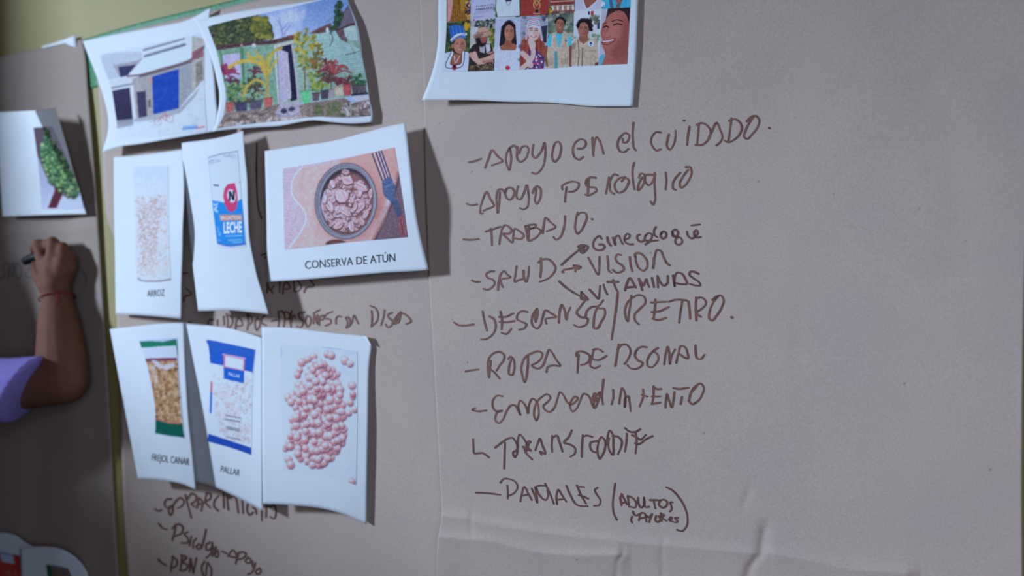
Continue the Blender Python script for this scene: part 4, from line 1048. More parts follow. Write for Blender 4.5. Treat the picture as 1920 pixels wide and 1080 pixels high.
# folded back corner
q = unproj(np.array([680., 687.5, 696., 690.]), np.array([629.5, 631., 648., 645.]), np.array([.0135, .0155, .015, .0145]))
link('folded_corner', mesh_from('folded_corner', q, [[0, 1, 2, 3]], False), sh.root, M_PAPER)

# --- women
S3 = (780, 0, 4.0)
sh = Sheet('picture_sheet', 'printed sheet with a grid of portraits of women', 'picture', G_PIC,
           E('824,-96 1010,-104 1200,-112', .0128), E('1200,-112 1198,-40 1196.5,0 1194,75 1190,150 1186.5,199.5', .0128, .0124),
           E('791,187.5 840,187.5 887,188 955,191 1030,192.5 1070,196 1105,199 1150,199.8 1186.5,199.5', .034, .0124, .014), E('824,-96 822.5,-30 821.5,20 820.5,85 817,108 812,130 802,160 791,187.5', .012, .034, .012), n=60)
c = Canvas(818, -100, 1192, 145, *S3, base=(180, 190, 216), k=3)
INK_SK = [(172, 118, 104), (150, 98, 84), (196, 150, 138)]
def bgfill(p, cols, n, sd, base, r0=8, r1=22):
    c.poly(Q(p), base, noise=10, cell=6)
    c.scatter(n, Q(p), cols, r0, r1, seed=sd, alpha=.7)
def face(x, y, rx, ry, sk, rot=0, eye=(40, 30, 30), smile=True, lip=(150, 62, 66)):
    c.ell(x, y, rx, ry, sk, rot, .12)
    c.ell(x - rx * .3, y + ry * .1, rx * .5, ry * .6, tuple(min(255, v * 1.10) for v in sk), rot, .9, .5)
    c.ell(x + rx * .5, y + ry * .2, rx * .4, ry * .6, tuple(v * .82 for v in sk), rot, .9, .5)
    for s in (-1, 1):
        c.line([(x + s * rx * .2 - rx * .0, y - ry * .16), (x + s * rx * .62, y - ry * .18)], max(3, ry * .075), eye, .75)
        c.line([(x + s * rx * .15, y - ry * .34), (x + s * rx * .68, y - ry * .36)], max(2, ry * .06), eye, .6)
    c.line([(x, y - ry * .1), (x + rx * .06, y + ry * .22), (x - rx * .1, y + ry * .26)], max(2, ry * .06), tuple(v * .72 for v in sk), .7)
    if smile:
        c.line([(x - rx * .4, y + ry * .48), (x, y + ry * .6), (x + rx * .4, y + ry * .48)], max(4, ry * .13), lip, .9); c.line([(x - rx * .3, y + ry * .49), (x, y + ry * .56), (x + rx * .3, y + ry * .49)], max(2, ry * .06), (226, 222, 228), .9)
    else:
        c.line([(x - rx * .32, y + ry * .52), (x + rx * .32, y + ry * .52)], max(3, ry * .1), lip, .8)
# upper row (only its lower half is in the picture)
TOP = -200
bgfill('230,-400 412,-400 412,158 228,168', [(70, 60, 56), (110, 70, 90), (190, 170, 120), (60, 66, 60)], 60, 80, (92, 74, 62))
c.poly(Q('262,20 270,-200 380,-200 395,160 260,165'), (150, 104, 42), noise=20, cell=4)
for i in range(7): c.line([(285 + i * 15, -150), (278 + i * 17, 160)], 4, (108, 70, 34), .6)
c.poly(Q('325,-150 375,-150 380,60 340,90'), (170, 128, 40), noise=10); c.scatter(50, Q('370,20 410,0 410,155 380,155'), [(180, 170, 150), (90, 60, 84), (210, 150, 50), (60, 50, 60)], 5, 12, seed=81)
c.poly(Q('232,-200 285,-200 275,40 255,160 234,164 236,60'), (196, 146, 142), noise=6); c.ell(320, -260, 60, 80, (172, 118, 104))
c.grad(Q('414,-400 598,-400 598,142 410,155'), (180, 196, 226), (166, 174, 204)); c.line(Q('432,-60 430,20'), 5, (110, 120, 190), .8)
c.line(Q('456,52 520,46 592,40'), 5, (186, 140, 150), .5); c.line(Q('450,76 520,70 598,64'), 7, (78, 70, 96), .25)
for y in (84, 94, 104): c.line([(448 - (y - 84), y + 4), (590 - (y - 84) * 4, y - 8)], 3, (140, 120, 140), .6)
c.line(Q('432,132 500,122'), 4, (110, 110, 140), .7); c.ell(434, 150, 6, 7, (190, 60, 70))
bgfill('598,-400 786,-400 786,122 596,130', [(60, 88, 50), (170, 170, 60), (90, 110, 70), (40, 50, 40)], 60, 82, (84, 100, 72))
c.poly(Q('612,-100 690,-130 770,-110 778,116 612,128 600,60'), (196, 206, 228), noise=6, cell=8); c.poly(Q('650,-60 735,-60 715,8 672,12'), (60, 62, 96)); c.line(Q('672,5 690,40 720,-5'), 5, (120, 120, 160)); c.ell(690, -130, 44, 70, (170, 122, 108))
for l in ('640,30 650,110', '700,30 705,110', '748,30 740,110'): c.line(Q(l), 4, (160, 172, 202), .7)
c.poly(Q('788,-400 1000,-400 996,112 786,122'), (158, 62, 58), noise=8, cell=5); c.ell(890, -200, 60, 80, (160, 108, 90))
c.line(Q('880,-10 905,40 935,-10'), 9, (178, 150, 96)); c.line(Q('905,0 880,30 890,60 905,84 925,58 930,30 905,0'), 8, (186, 150, 96)); c.ell(906, 84, 24, 24, (150, 92, 70)); c.ell(906, 84, 13, 14, (70, 40, 56)); c.line(Q('880,102 930,102'), 5, (196, 170, 120))
bgfill('1000,-400 1192,-400 1190,100 998,110', [(150, 60, 50), (180, 160, 140), (70, 60, 66), (120, 90, 90)], 60, 83, (120, 84, 80))
c.poly(Q('1015,-200 1165,-200 1180,20 1010,40'), (150, 66, 56), noise=14)
for y, col in ((10, (196, 188, 190)), (28, (120, 50, 50)), (44, (206, 196, 196)), (86, (110, 70, 80))): c.line([(1010, y + 4), (1182, y - 6)], 7, col, .8)
for i in range(9): c.ell(1025 + i * 19, 64 - i * .6, 9, 20, (176, 120, 90) if i % 2 else (206, 200, 204)); 
c.scatter(20, Q('998,60 1020,50 1016,105 998,106'), [(190, 160, 40), (60, 90, 50)], 5, 10, seed=84)
c.grad(Q('1192,-400 1398,-400 1396,66 1190,82'), (160, 150, 150), (176, 180, 196)); c.poly(Q('1196,82 1200,-20 1250,-60 1340,-60 1396,-10 1396,66'), (178, 182, 204), noise=4)
c.poly(Q('1250,-100 1380,-100 1362,0 1280,66 1258,10'), (156, 92, 80), noise=5); c.ell(1310, -190, 90, 120, (164, 104, 90)); c.line(Q('1252,0 1280,66 1372,-10'), 6, (196, 204, 226))
c.poly(Q('1400,-400 1612,-400 1610,62 1396,68'), (60, 168, 204), noise=8, cell=6); c.line(Q('1450,-60 1470,62'), 24, (70, 92, 120), .8); c.line(Q('1510,62 1540,-20'), 28, (120, 88, 86), .9); c.ell(1404, 32, 14, 22, (198, 210, 230)); c.line(Q('1396,60 1410,40'), 4, (40, 60, 120)); c.poly(Q('1470,-400 1560,-400 1540,20 1500,20'), (150, 100, 88))
# lower row
bgfill('228,170 410,158 402,398 212,402', [(52, 84, 50), (84, 104, 60), (40, 62, 50), (100, 124, 60), (60, 70, 44)], 110, 85, (58, 80, 56))
c.ell(376, 198, 15, 34, (206, 160, 30)); c.ell(398, 190, 8, 20, (196, 150, 40))
c.poly(Q('206,402 270,385 390,390 398,470 392,540 200,540 196,450'), (184, 194, 222), noise=5, cell=8)
c.poly(Q('262,345 345,360 358,395 345,488 245,492 275,400'), (158, 98, 84), noise=6)
c.ell(312, 345, 44, 60, (40, 34, 40)); face(328, 340, 46, 62, (178, 122, 104), 8); c.ell(275, 345, 10, 18, (160, 104, 90))
c.poly(Q('246,200 290,185 350,196 374,250 376,288 310,282 268,318'), (48, 106, 190), noise=14, cell=3)
for i in range(8): c.line([(258 + i * 14, 196 - abs(4 - i)), (272 + i * 13, 280)], 4, (84, 140, 214) if i % 2 else (34, 80, 160), .8)
c.line(Q('266,300 310,264 374,256'), 19, (200, 206, 222)); 
for i in range(10): c.line([(272 + i * 10.5, 306 - i * 5.2), (274 + i * 10.5, 290 - i * 4.8)], 4, (60, 70, 120))
c.line(Q('268,316 320,280 374,276'), 6, (90, 130, 190))
c.line(Q('272,395 250,490 340,488 356,392'), 15, (194, 202, 224)); c.line(Q('262,395 222,500 345,496 366,392'), 5, (44, 44, 84)); c.line(Q('282,400 262,478 330,476 344,396'), 4, (60, 56, 90))
c.line(Q('285,420 296,470 328,420'), 5, (206, 196, 190)); c.ell(288, 506, 18, 20, (140, 44, 66)); c.ell(288, 497, 9, 10, (50, 30, 50)); c.line(Q('268,512 288,524 306,510'), 5, (150, 90, 110))
c.grad(Q('410,158 594,146 580,340 405,360'), (150, 160, 170), (176, 178, 170)); c.scatter(110, Q('440,160 594,148 594,215 450,200'), [(62, 74, 66), (90, 104, 84), (150, 156, 160), (46, 58, 56)], 7, 16, seed=86); c.scatter(60, Q('545,220 592,220 580,400 550,380'), [(110, 124, 50), (150, 150, 60), (80, 96, 50)], 7, 14, seed=87); c.poly(Q('412,200 470,205 450,270 408,290'), (186, 190, 196), .8, noise=14)
c.poly(Q('400,375 430,335 470,320 560,330 582,395 575,470 580,530 388,535 395,470'), (58, 48, 56), noise=8); c.poly(Q('470,320 492,300 520,310 515,400 480,390'), (190, 190, 200), .8); c.poly(Q('520,330 555,332 560,380 530,400'), (196, 200, 214), .9)
c.ell(490, 290, 44, 62, (46, 36, 42)); c.ell(506, 285, 26, 40, (150, 88, 82)); c.line(Q('498,290 512,300'), 5, (190, 60, 70), .6); c.ell(500, 258, 76, 20, (172, 138, 122), -8); c.ell(502, 232, 38, 30, (186, 150, 132), -4); c.ell(470, 268, 40, 12, (140, 108, 96), -22); c.line(Q('465,246 536,240'), 7, (150, 112, 96))
c.line(Q('415,410 450,450 540,440 578,420'), 34, (190, 150, 140)); c.line(Q('440,400 470,470 560,440'), 30, (196, 158, 148)); c.line(Q('505,462 575,455'), 20, (170, 124, 112)); c.line(Q('545,400 572,392'), 14, (176, 130, 118))
c.poly(Q('396,490 580,478 584,532 386,536'), (90, 76, 64), noise=10, cell=3); c.scatter(30, Q('400,490 580,480 580,530 395,534'), [(130, 116, 90), (60, 50, 46)], 5, 10, seed=88)
c.poly(Q('580,440 598,440 600,532 582,532'), (64, 56, 60))
c.grad(Q('596,148 786,126 770,400 586,420'), (166, 178, 206), (176, 186, 212)); c.poly(Q('640,380 625,340 640,200 700,150 745,200 752,330 735,345 690,340'), (48, 42, 52)); c.poly(Q('630,345 690,320 750,330 760,375 640,385'), (162, 100, 84), noise=4)
c.poly(Q('668,290 716,290 720,345 690,362 662,345'), (150, 92, 78)); c.ell(698, 215, 46, 62, (40, 34, 44)); face(700, 245, 38, 62, (172, 118, 100), 0, smile=False, lip=(140, 78, 74)); c.line(Q('662,300 655,210 690,172 735,200'), 16, (44, 38, 48)); c.line(Q('738,190 748,330'), 14, (44, 38, 48))
c.poly(Q('590,420 625,335 632,376 745,378 766,330 782,400 776,528 586,532'), (186, 196, 224), noise=7, cell=8); c.ell(688, 508, 18, 16, (190, 60, 84)); c.line(Q('600,440 620,520'), 4, (160, 170, 204), .7)
for i in range(6): c.line([(640 + i * 22, 385), (630 + i * 26, 450)], 4, (164, 174, 206), .6)
bgfill('786,126 985,112 978,500 775,520', [(150, 160, 180), (40, 44, 60), (190, 196, 210), (90, 96, 120)], 40, 89, (150, 158, 180), 8, 20); c.poly(Q('930,200 985,190 978,320 940,320'), (36, 40, 60), .85, noise=10)
for i in range(12): c.line([(796 + i * 16, 120), (792 + i * 16, 210)], 3, (120, 128, 160), .5)
c.poly(Q('780,400 800,300 850,240 930,240 965,330 970,440 945,500 780,510'), (150, 74, 62), noise=16, cell=3); 
for i in range(12): c.line([(800 + i * 14, 270), (786 + i * 15, 380), (800 + i * 14, 470)], 6, (176, 92, 74) if i % 2 else (116, 52, 50), .6)
c.poly(Q('842,380 900,370 965,430 958,514 845,518'), (92, 60, 116), noise=18, cell=3); c.scatter(40, Q('870,420 930,400 955,505 860,512'), [(190, 70, 120), (60, 80, 160), (196, 190, 210), (120, 60, 120)], 5, 11, seed=90)
c.line(Q('800,400 840,440 860,490'), 40, (204, 166, 166)); c.line(Q('868,350 880,390 810,500 790,514'), 34, (210, 172, 172)); c.ell(868, 325, 26, 46, (212, 174, 174), -20)
face(882, 238, 46, 66, (212, 176, 170), -4, lip=(190, 30, 80)); c.line(Q('838,215 870,208'), 5, (90, 70, 80), .7)
c.poly(Q('828,190 838,150 880,128 920,140 934,190 930,215 880,196 832,212'), (196, 196, 214)); 
for y, col in ((146, (176, 70, 100)), (160, (90, 150, 160)), (174, (196, 80, 90)), (190, (110, 110, 160))): c.line([(836, y + 8), (880, y - 6), (928, y + 6)], 6, col, .8)
c.line(Q('838,205 826,290'), 15, (188, 190, 210)); c.line(Q('930,205 945,300'), 16, (190, 190, 210)); c.line(Q('838,205 826,290'), 4, (176, 80, 110)); c.line(Q('934,210 944,300'), 4, (120, 120, 170))
bgfill('988,110 1185,96 1180,300 985,330', [(90, 110, 90), (150, 140, 120), (60, 90, 90), (130, 150, 110), (180, 176, 160)], 90, 91, (110, 120, 110), 8, 18)
for i in range(11): c.line([(995 + i * 18, 112), (992 + i * 18, 240)], 5, (60, 130, 140), .55)
c.poly(Q('975,480 975,330 1000,258 1060,232 1110,232 1160,262 1172,350 1158,500 975,512'), (182, 168, 152), noise=10, cell=6); c.poly(Q('976,350 1000,256 1020,262 1012,350'), (70, 186, 206)); c.poly(Q('1138,252 1166,280 1168,350 1142,352'), (70, 186, 206)); c.poly(Q('1046,250 1106,244 1090,300 1076,360 1064,350'), (74, 184, 206)); c.poly(Q('1040,385 1060,385 1064,510 1036,512'), (64, 160, 176))
c.line(Q('978,350 972,430 985,490'), 20, (140, 90, 76)); c.line(Q('1160,350 1158,420 1160,490'), 20, (130, 84, 72)); c.line(Q('1055,380 1050,512'), 4, (140, 124, 110)); c.line(Q('1115,290 1120,340 1100,350'), 4, (150, 136, 122)); c.poly(Q('990,440 1035,440 1030,490 988,492'), (170, 154, 138)); c.poly(Q('1085,440 1145,432 1145,480 1090,488'), (168, 152, 136))
c.line(Q('1030,260 1020,340 1060,380'), 5, (206, 196, 184)); c.ell(1125, 305, 8, 8, (90, 110, 140))
c.poly(Q('1060,215 1100,215 1104,244 1080,256 1055,246'), (140, 90, 74)); c.ell(1084, 165, 40, 36, (40, 34, 40)); face(1080, 185, 33, 44, (160, 108, 90)); c.line(Q('1046,165 1060,140 1095,132 1120,158'), 12, (44, 38, 44))
c.grad(Q('1186,88 1392,68 1388,300 1180,320'), (196, 204, 222), (176, 186, 196)); c.scatter(40, Q('1300,110 1385,120 1380,180 1310,170'), [(80, 100, 80), (120, 140, 110), (100, 110, 100)], 6, 14, seed=92, alpha=.7); c.scatter(30, Q('1186,280 1260,260 1380,260 1380,330 1300,300'), [(110, 140, 100), (140, 160, 130)], 6, 14, seed=93, alpha=.7)
c.poly(Q('1310,85 1332,82 1332,110 1312,112'), (190, 60, 70)); c.poly(Q('1290,85 1304,84 1304,112 1292,112'), (60, 60, 80)); c.poly(Q('1358,172 1378,170 1378,216 1360,218'), (70, 84, 110))
c.poly(Q('1165,490 1170,330 1205,290 1260,300 1330,282 1362,320 1370,480 1350,492'), (180, 166, 150), noise=10, cell=6); c.poly(Q('1225,300 1285,280 1290,330 1260,350'), (188, 178, 160)); c.line(Q('1215,300 1222,400 1215,492'), 5, (80, 70, 76)); c.line(Q('1250,360 1245,492'), 7, (110, 96, 90)); c.poly(Q('1170,330 1200,320 1195,370 1168,372'), (150, 134, 120)); c.ell(1312, 328, 21, 23, (196, 206, 226)); c.line(Q('1304,330 1312,316 1320,330'), 6, (40, 60, 130)); c.line(Q('1312,320 1312,346'), 4, (40, 60, 130)); c.line(Q('1298,385 1350,380'), 4, (140, 124, 112)); c.poly(Q('1342,470 1368,465 1366,490 1342,492'), (110, 60, 56))
c.poly(Q('1226,262 1286,258 1296,300 1256,332 1222,300'), (150, 98, 82)); c.ell(1262, 188, 56, 50, (36, 32, 40)); c.scatter(30, Q('1210,150 1310,150 1318,220 1300,240 1215,220'), [(30, 28, 34), (50, 46, 54)], 8, 16, seed=94); face(1256, 222, 42, 56, (160, 108, 92), 0, smile=False); c.line(Q('1215,200 1230,165 1290,160 1306,220'), 18, (38, 34, 42))
c.poly(Q('1392,70 1608,58 1588,480 1372,490'), (168, 176, 190)); c.poly(Q('1440,64 1608,56 1606,200 1570,150 1500,80 1420,160'), (62, 46, 52)); c.poly(Q('1382,250 1400,180 1450,110 1520,75 1580,90 1608,150 1600,420 1588,480 1380,488 1385,440 1420,400 1402,350 1398,300'), (166, 98, 92), noise=5, cell=12)
c.ell(1480, 220, 60, 110, (184, 120, 112), 0, .9, .6); c.ell(1440, 330, 50, 46, (178, 110, 104), 0, .9, .5); c.ell(1530, 380, 60, 80, (136, 76, 74), 0, .9, .6); c.ell(1580, 260, 40, 120, (140, 78, 76), 0, .9, .6)
c.poly(Q('1540,60 1608,56 1604,190 1585,130 1560,88 1500,72'), (54, 42, 50), noise=6); c.line(Q('1405,205 1430,196 1444,204'), 9, (50, 36, 42)); c.line(Q('1480,190 1510,178 1545,186'), 9, (46, 34, 40)); c.line(Q('1400,180 1428,172'), 6, (80, 54, 56)); c.line(Q('1470,160 1510,148 1550,160'), 7, (70, 48, 52)); c.line(Q('1440,215 1420,260 1425,280 1460,272'), 7, (134, 74, 74)); c.ell(1430, 262, 24, 20, (186, 118, 112), 0, .7, .7)
c.line(Q('1396,318 1430,312 1490,292'), 15, (150, 56, 66)); c.line(Q('1404,312 1440,308 1480,298'), 8, (230, 224, 230)); c.line(Q('1395,330 1440,334 1488,306'), 7, (136, 60, 66)); c.poly(Q('1372,430 1400,405 1424,412 1390,488 1372,490'), (84, 168, 190))
c.grain(8, 1.6); c.soften(2); c.grain(3, .7)
c.tone(0.94, 0.96, 1.05, 1.16, .16)
sh.photo(c, Q('838,-80 1010,-88 1185,-96'), Q('1185,-96 1182,0 1179,60 1176,120'), Q('828,135.5 878,134 925,132.3 975,130.5 1025,129 1070,125.5 1120,122.5 1176,120'), Q('838,-80 837.5,0 836,75 834,100 828,135.5'), step=.75)
sh.text('AMARAKAT', (891.5, 20.0), (927.5, 15.2), 3.6, 'lettering', M_CAP, 0, .0006)
sh.text('Pueblo Indíg', (893, 13.5), (926, 9), 3.0, 'lettering', plain('pink_lettering', (.35, .2, .26)), 0, .0006)

# --- green peas (the right edge is bent over)
S4 = (0, 180, 4.0)
sh = Sheet('picture_sheet', 'printed sheet with a spoon of green peas, bent at its right edge', 'picture', G_PIC,
           E('-9,211 30,209 66,207 104,203', .022, .034, .028), E('104,203 112,230 125,275 137,320 147,355 155,380 162,401.5', .034, .020, .036),
           E('5,406 50,404.5 90,403 130,402 162,401.5', .024, .024, .032), E('-9,211 -3,280 1,345 5,406', .022, .024), n=90,
           bulge=lambda s, t: .040 * np.clip(1 - t / .80, 0, 1) * np.where(s < .655 + .36 * t, np.exp(-np.maximum(.655 + .36 * t - s, 0) / .35), np.clip((1 - s) / np.maximum(1 - .655 - .36 * t, .02), 0, 1)))
c = Canvas(50, 225, 165, 402, *S4, base=(186, 200, 230))
c.grad(Q('245,230 560,200 640,860 310,860'), (168, 170, 190), (190, 204, 234))
c.poly(Q('250,240 345,232 352,270 310,460 330,560 300,560 270,420'), (88, 76, 92), noise=6); c.grad(Q('270,420 330,560 400,700 330,840 310,840'), (150, 156, 186), (186, 200, 232))
c.poly(Q('430,640 470,740 425,842 358,842 415,690'), (92, 44, 60), noise=10, cell=4); c.poly(Q('365,600 400,680 470,745 560,760 470,752 410,700'), (90, 40, 56))
bowl = Q('350,262 385,330 430,385 470,440 520,540 575,640 588,700 570,745 520,755 450,715 380,640 330,555 312,470 312,400 335,320')
c.poly(bowl, (34, 52, 48))
gr = random.Random(103); gp = []; tries = 0
while len(gp) < 95 and tries < 6000:
    tries += 1
    x, y = gr.uniform(300, 590), gr.uniform(260, 756); ins = False
    for i in range(len(bowl)):
        (xa, ya), (xb, yb) = bowl[i], bowl[(i + 1) % len(bowl)]
        if (ya > y) != (yb > y) and x < (xb - xa) * (y - ya) / (yb - ya) + xa: ins = not ins
    if ins and min([(x - a) ** 2 + (y - b) ** 2 for a, b in gp] + [1e9]) > 25 ** 2: gp.append((x, y))
for x, y in gp:
    r = gr.uniform(14, 24); g = gr.choice([(92, 138, 96), (112, 154, 100), (78, 122, 86), (132, 166, 116), (64, 104, 76)])
    c.ell(x + 3, y + 6, r * 1.05, r * 1.05, (30, 48, 44), 0, .5, .8); c.ell(x, y, r * .92, r, g, gr.uniform(0, 180), .25)
    c.ell(x - 3, y - 5, r * .5, r * .5, tuple(min(220, v + 34) for v in g), 0, .9, .8)
c.line(Q('312,470 330,555 380,640 450,720 520,757 560,755'), 6, (70, 34, 44)); c.grain(4, 1)
c.tone(0.88, 0.90, 0.96)
sh.photo(c, xy('250,236 345,230 390,225', *S4), xy('390,225 440,330 520,520 590,690 628,846', *S4), xy('314,852 400,850 628,846', *S4), xy('250,236 275,420 298,640 314,852', *S4))

# --- two sheets at the lower left corner
S5 = (0, 880, 5.4)
sh = Sheet('picture_sheet', 'white sheet with a red label, lowest at the left edge', 'picture', G_PIC,
           E('-70,1004 -30,998 0,998.5 17,1000 33,1006 44,1015 63,1025', .020, .030), E('63,1025 66,1060 68,1120', .030, .026), E('-66,1124 68,1120', .020), E('-70,1004 -66,1124', .020), n=30)
c = Canvas(-5, 1020, 50, 1090, *S5, base=(150, 176, 226))
c.poly(Q('-20,825 150,950 200,870 225,1100 -20,1100'), (176, 62, 56), noise=6); c.poly(Q('0,850 130,845 145,960 20,935'), (170, 190, 226)); c.line(Q('0,835 140,872 200,880'), 9, (60, 60, 90)); c.poly(Q('130,860 200,870 222,1080 150,960'), (160, 52, 46))
for x in (60, 85, 100, 150): c.line([(x, 1030), (x + 6, 1075)], 8, (196, 160, 170), .7)
c.tone(0.9, 0.95, 1)
sh.photo(c, Q('-3,1034 20,1038 38,1042'), Q('38,1042 41,1060 43,1085'), Q('-3,1085 43,1085'), Q('-3,1034 -3,1085'))
sh = Sheet('picture_sheet', 'bluish white sheet with a green edged picture, at the bottom left corner', 'picture', G_PIC,
           E('37,1028.5 63,1025 89,1025 111,1028.5 133,1039 152,1056 164,1074', .034, .022, .040), E('164,1074 165,1090 166,1130', .022, .020), E('40,1130 166,1130', .026, .020), E('37,1028.5 40,1130', .034, .026), n=30)
c = Canvas(80, 1050, 150, 1100, *S5, base=(150, 170, 210))
c.poly(Q('465,965 516,972 530,1100 482,1100'), (30, 84, 70)); c.poly(Q('516,972 690,1000 780,1080 780,1100 530,1100'), (110, 100, 104), noise=10); c.scatter(20, Q('530,1020 700,1020 760,1090 540,1090'), [(130, 90, 80), (90, 90, 100)], 10, 30, seed=110, alpha=.6)
c.tone(0.9, 0.95, 1)
sh.photo(c, Q('86,1058 108,1060 128,1066'), Q('128,1066 136,1085'), Q('90,1090 136,1085'), Q('86,1058 90,1090'))

# ------------------------------------------------------------------ the person writing on the left paper
def capsule(bm, a, b, ra, rb, seg=16, rings=5):
    """tapered limb piece with round ends"""
    a, b = Vector(a), Vector(b)
    d = b - a
    L = max(d.length, 1e-5)
    z = d / L
    x = z.orthogonal().normalized()
    y = z.cross(x)
    prof = [(-ra * math.cos(t), ra * math.sin(t)) for t in np.linspace(0, math.pi / 2, rings)]
    prof += [(L + rb * math.sin(t), rb * math.cos(t)) for t in np.linspace(0, math.pi / 2, rings)]
    loops = []
    for h, r in prof:
        r = max(r, 1e-5)
        loops.append([bm.verts.new(a + z * h + (x * math.cos(k * 2 * math.pi / seg) + y * math.sin(k * 2 * math.pi / seg)) * r) for k in range(seg)])
    for l0, l1 in zip(loops[:-1], loops[1:]):
        for k in range(seg):
            bm.faces.new((l0[k], l0[(k + 1) % seg], l1[(k + 1) % seg], l1[k]))
    bm.faces.new(loops[0][::-1]); bm.faces.new(loops[-1])

def chain(bm, pts, seg=16):
    for (a, ra), (b, rb) in zip(pts[:-1], pts[1:]): capsule(bm, a, b, ra, rb, seg)

def ellipsoid(bm, c, r, rot=None, seg=24):
    before = set(bm.verts)
    bmesh.ops.create_uvsphere(bm, u_segments=seg, v_segments=seg // 2, radius=1.0)
    m = rot or Matrix.Identity(3)
    for v in set(bm.verts) - before:
        v.co = m @ Vector((v.co.x * r[0], v.co.y * r[1], v.co.z * r[2])) + Vector(c)

def fuse(name, bm, voxel, parent, mat, smooth=3):
    """one continuous skin over the pieces of a bmesh"""
    me = bpy.data.meshes.new(name)
    bm.to_mesh(me); bm.free()
    t = bpy.data.objects.new('fuse', me)
    COL.objects.link(t)
    r = t.modifiers.new('r', 'REMESH'); r.mode = 'VOXEL'; r.voxel_size = voxel; r.use_smooth_shade = True
    s = t.modifiers.new('s', 'SMOOTH'); s.iterations = smooth; s.factor = 0.5
    dg = bpy.context.evaluated_depsgraph_get()
    m2 = bpy.data.meshes.new_from_object(t.evaluated_get(dg))
    bpy.data.objects.remove(t); bpy.data.meshes.remove(me)
    m2.name = name
    m2.polygons.foreach_set('use_smooth', [True] * len(m2.polygons))
    return link(name, m2, parent, mat)

SHO = P(-166, 742, .190)            # right shoulder
ELB = P(119, 712, .066)
WRI = P(107, 553, .040)
# torso stands left of the picture, facing the wall
TX = SHO.x - 0.205
TY = SHO.y - 0.09
TZ = SHO.z
FEET = Vector((TX, TY, 0.0))
person = empty('person', FEET)
tag(person, 'person in a lilac short sleeved shirt reaching up to write with a black marker', 'person')
K = TZ / 1.27
def B(x, y, z): return Vector((TX + x, TY + y, z * K))
# body ------------------------------------------------------------
bm = bmesh.new()
ellipsoid(bm, B(0, 0, 1.13), (.150, .100, .19)); ellipsoid(bm, B(0, .0, .93), (.158, .115, .13)); ellipsoid(bm, B(0, -.005, 1.22), (.155, .085, .085))
capsule(bm, B(0, 0, 1.25), B(0, .015, 1.37), .060, .052)
capsule(bm, B(-.15, 0, 1.255), SHO, .055, .058)
chain(bm, [(SHO, .058), (SHO.lerp(ELB, .45), .051), (SHO.lerp(ELB, .8), .045), (ELB, .044)])
chain(bm, [(ELB, .044), (ELB.lerp(WRI, .28), .044), (ELB.lerp(WRI, .65), .037), (ELB.lerp(WRI, .9), .029), (WRI, .0275)])
# left arm hangs beside the body
LS = B(-.165, 0, 1.25)
chain(bm, [(LS, .056), (B(-.215, -.01, 1.09), .045), (B(-.235, -.01, .98), .040), (B(-.225, .05, .84), .034), (B(-.215, .09, .76), .026)])
ellipsoid(bm, B(-.212, .105, .70), (.022, .040, .055))
for i, (dy, ln) in enumerate(((.030, .062), (.011, .070), (-.008, .066), (-.026, .052))):
    a = B(-.212, .105 + dy, .665)
    chain(bm, [(a, .0092), (a + Vector((.004, .004, -ln * .5)), .0088), (a + Vector((.014, .006, -ln)), .0078)], 10)
chain(bm, [(B(-.205, .135, .715), .012), (B(-.195, .158, .675), .010), (B(-.190, .160, .645), .0085)], 10)
# legs
for s in (-1, 1):
    chain(bm, [(B(s * .085, 0, .90), .092), (B(s * .09, .01, .66), .072), (B(s * .09, .01, .47), .052), (B(s * .09, -.02, .33), .054), (B(s * .09, -.01, .09), .036)])
    chain(bm, [(B(s * .09, -.03, .045), .036), (B(s * .095, .10, .030), .032), (B(s * .10, .165, .026), .026)])
# head: looks at the wall
HD = B(0.01, .035, 1.49)
ellipsoid(bm, HD, (.074, .092, .112)); ellipsoid(bm, HD + Vector((0, .035, -.055)), (.054, .058, .055))
capsule(bm, HD + Vector((0, .090, .005)), HD + Vector((0, .110, -.032)), .010, .016)
for s in (-1, 1):
    ellipsoid(bm, HD + Vector((s * .076, -.005, -.012)), (.010, .020, .032)); ellipsoid(bm, HD + Vector((s * .030, .078, .008)), (.015, .012, .010)); capsule(bm, HD + Vector((s * .018, .088, .026)), HD + Vector((s * .046, .076, .026)), .006, .006)
capsule(bm, HD + Vector((-.018, .088, -.062)), HD + Vector((.018, .088, -.062)), .008, .008)
# writing hand ----------------------------------------------------
MC = [P(83, 497, 0.0462), P(100, 486, 0.0482), P(117, 490, 0.0436), P(129, 501, 0.0356)]
chain(bm, [(WRI, .0265), (P(104, 532, 0.0436), .027), (P(100, 512, 0.0449), .024)])
for m, w in zip(MC, (.0155, .0165, .0155, .0145)):
    capsule(bm, P(105, 540, 0.0409), m, .022, w)
capsule(bm, MC[0], MC[2], .0155, .0155); capsule(bm, MC[2], MC[3], .0155, .014)
capsule(bm, P(112, 530, 0.0356), MC[3], .021, .015)
fingers = [[(MC[0], .0132), (P(72, 459, 0.0436), .0112), (P(66, 465, 0.0330), .0100), (P(66, 476, 0.0198), .0085)],
           [(MC[1], .0135), (P(99, 455, 0.0449), .0118), (P(88, 459, 0.0330), .0102), (P(79, 470, 0.0185), .0088)],
           [(MC[2], .0130), (P(118, 464, 0.0383), .0110), (P(107, 470, 0.0238), .0096), (P(97, 482, 0.0145), .0085)],
           [(MC[3], .0115), (P(132, 480, 0.0330), .0098), (P(122, 486, 0.0185), .0088), (P(112, 496, 0.0145), .0078)]]
for f in fingers: chain(bm, f, 12)
chain(bm, [(P(92, 540, 0.0383), .018), (P(76, 520, 0.0356), .0145), (P(69, 503, 0.0317), .0120), (P(71, 488, 0.0224), .0098)], 12)
fuse('body', bm, .0036, person, M_SKIN, 3)
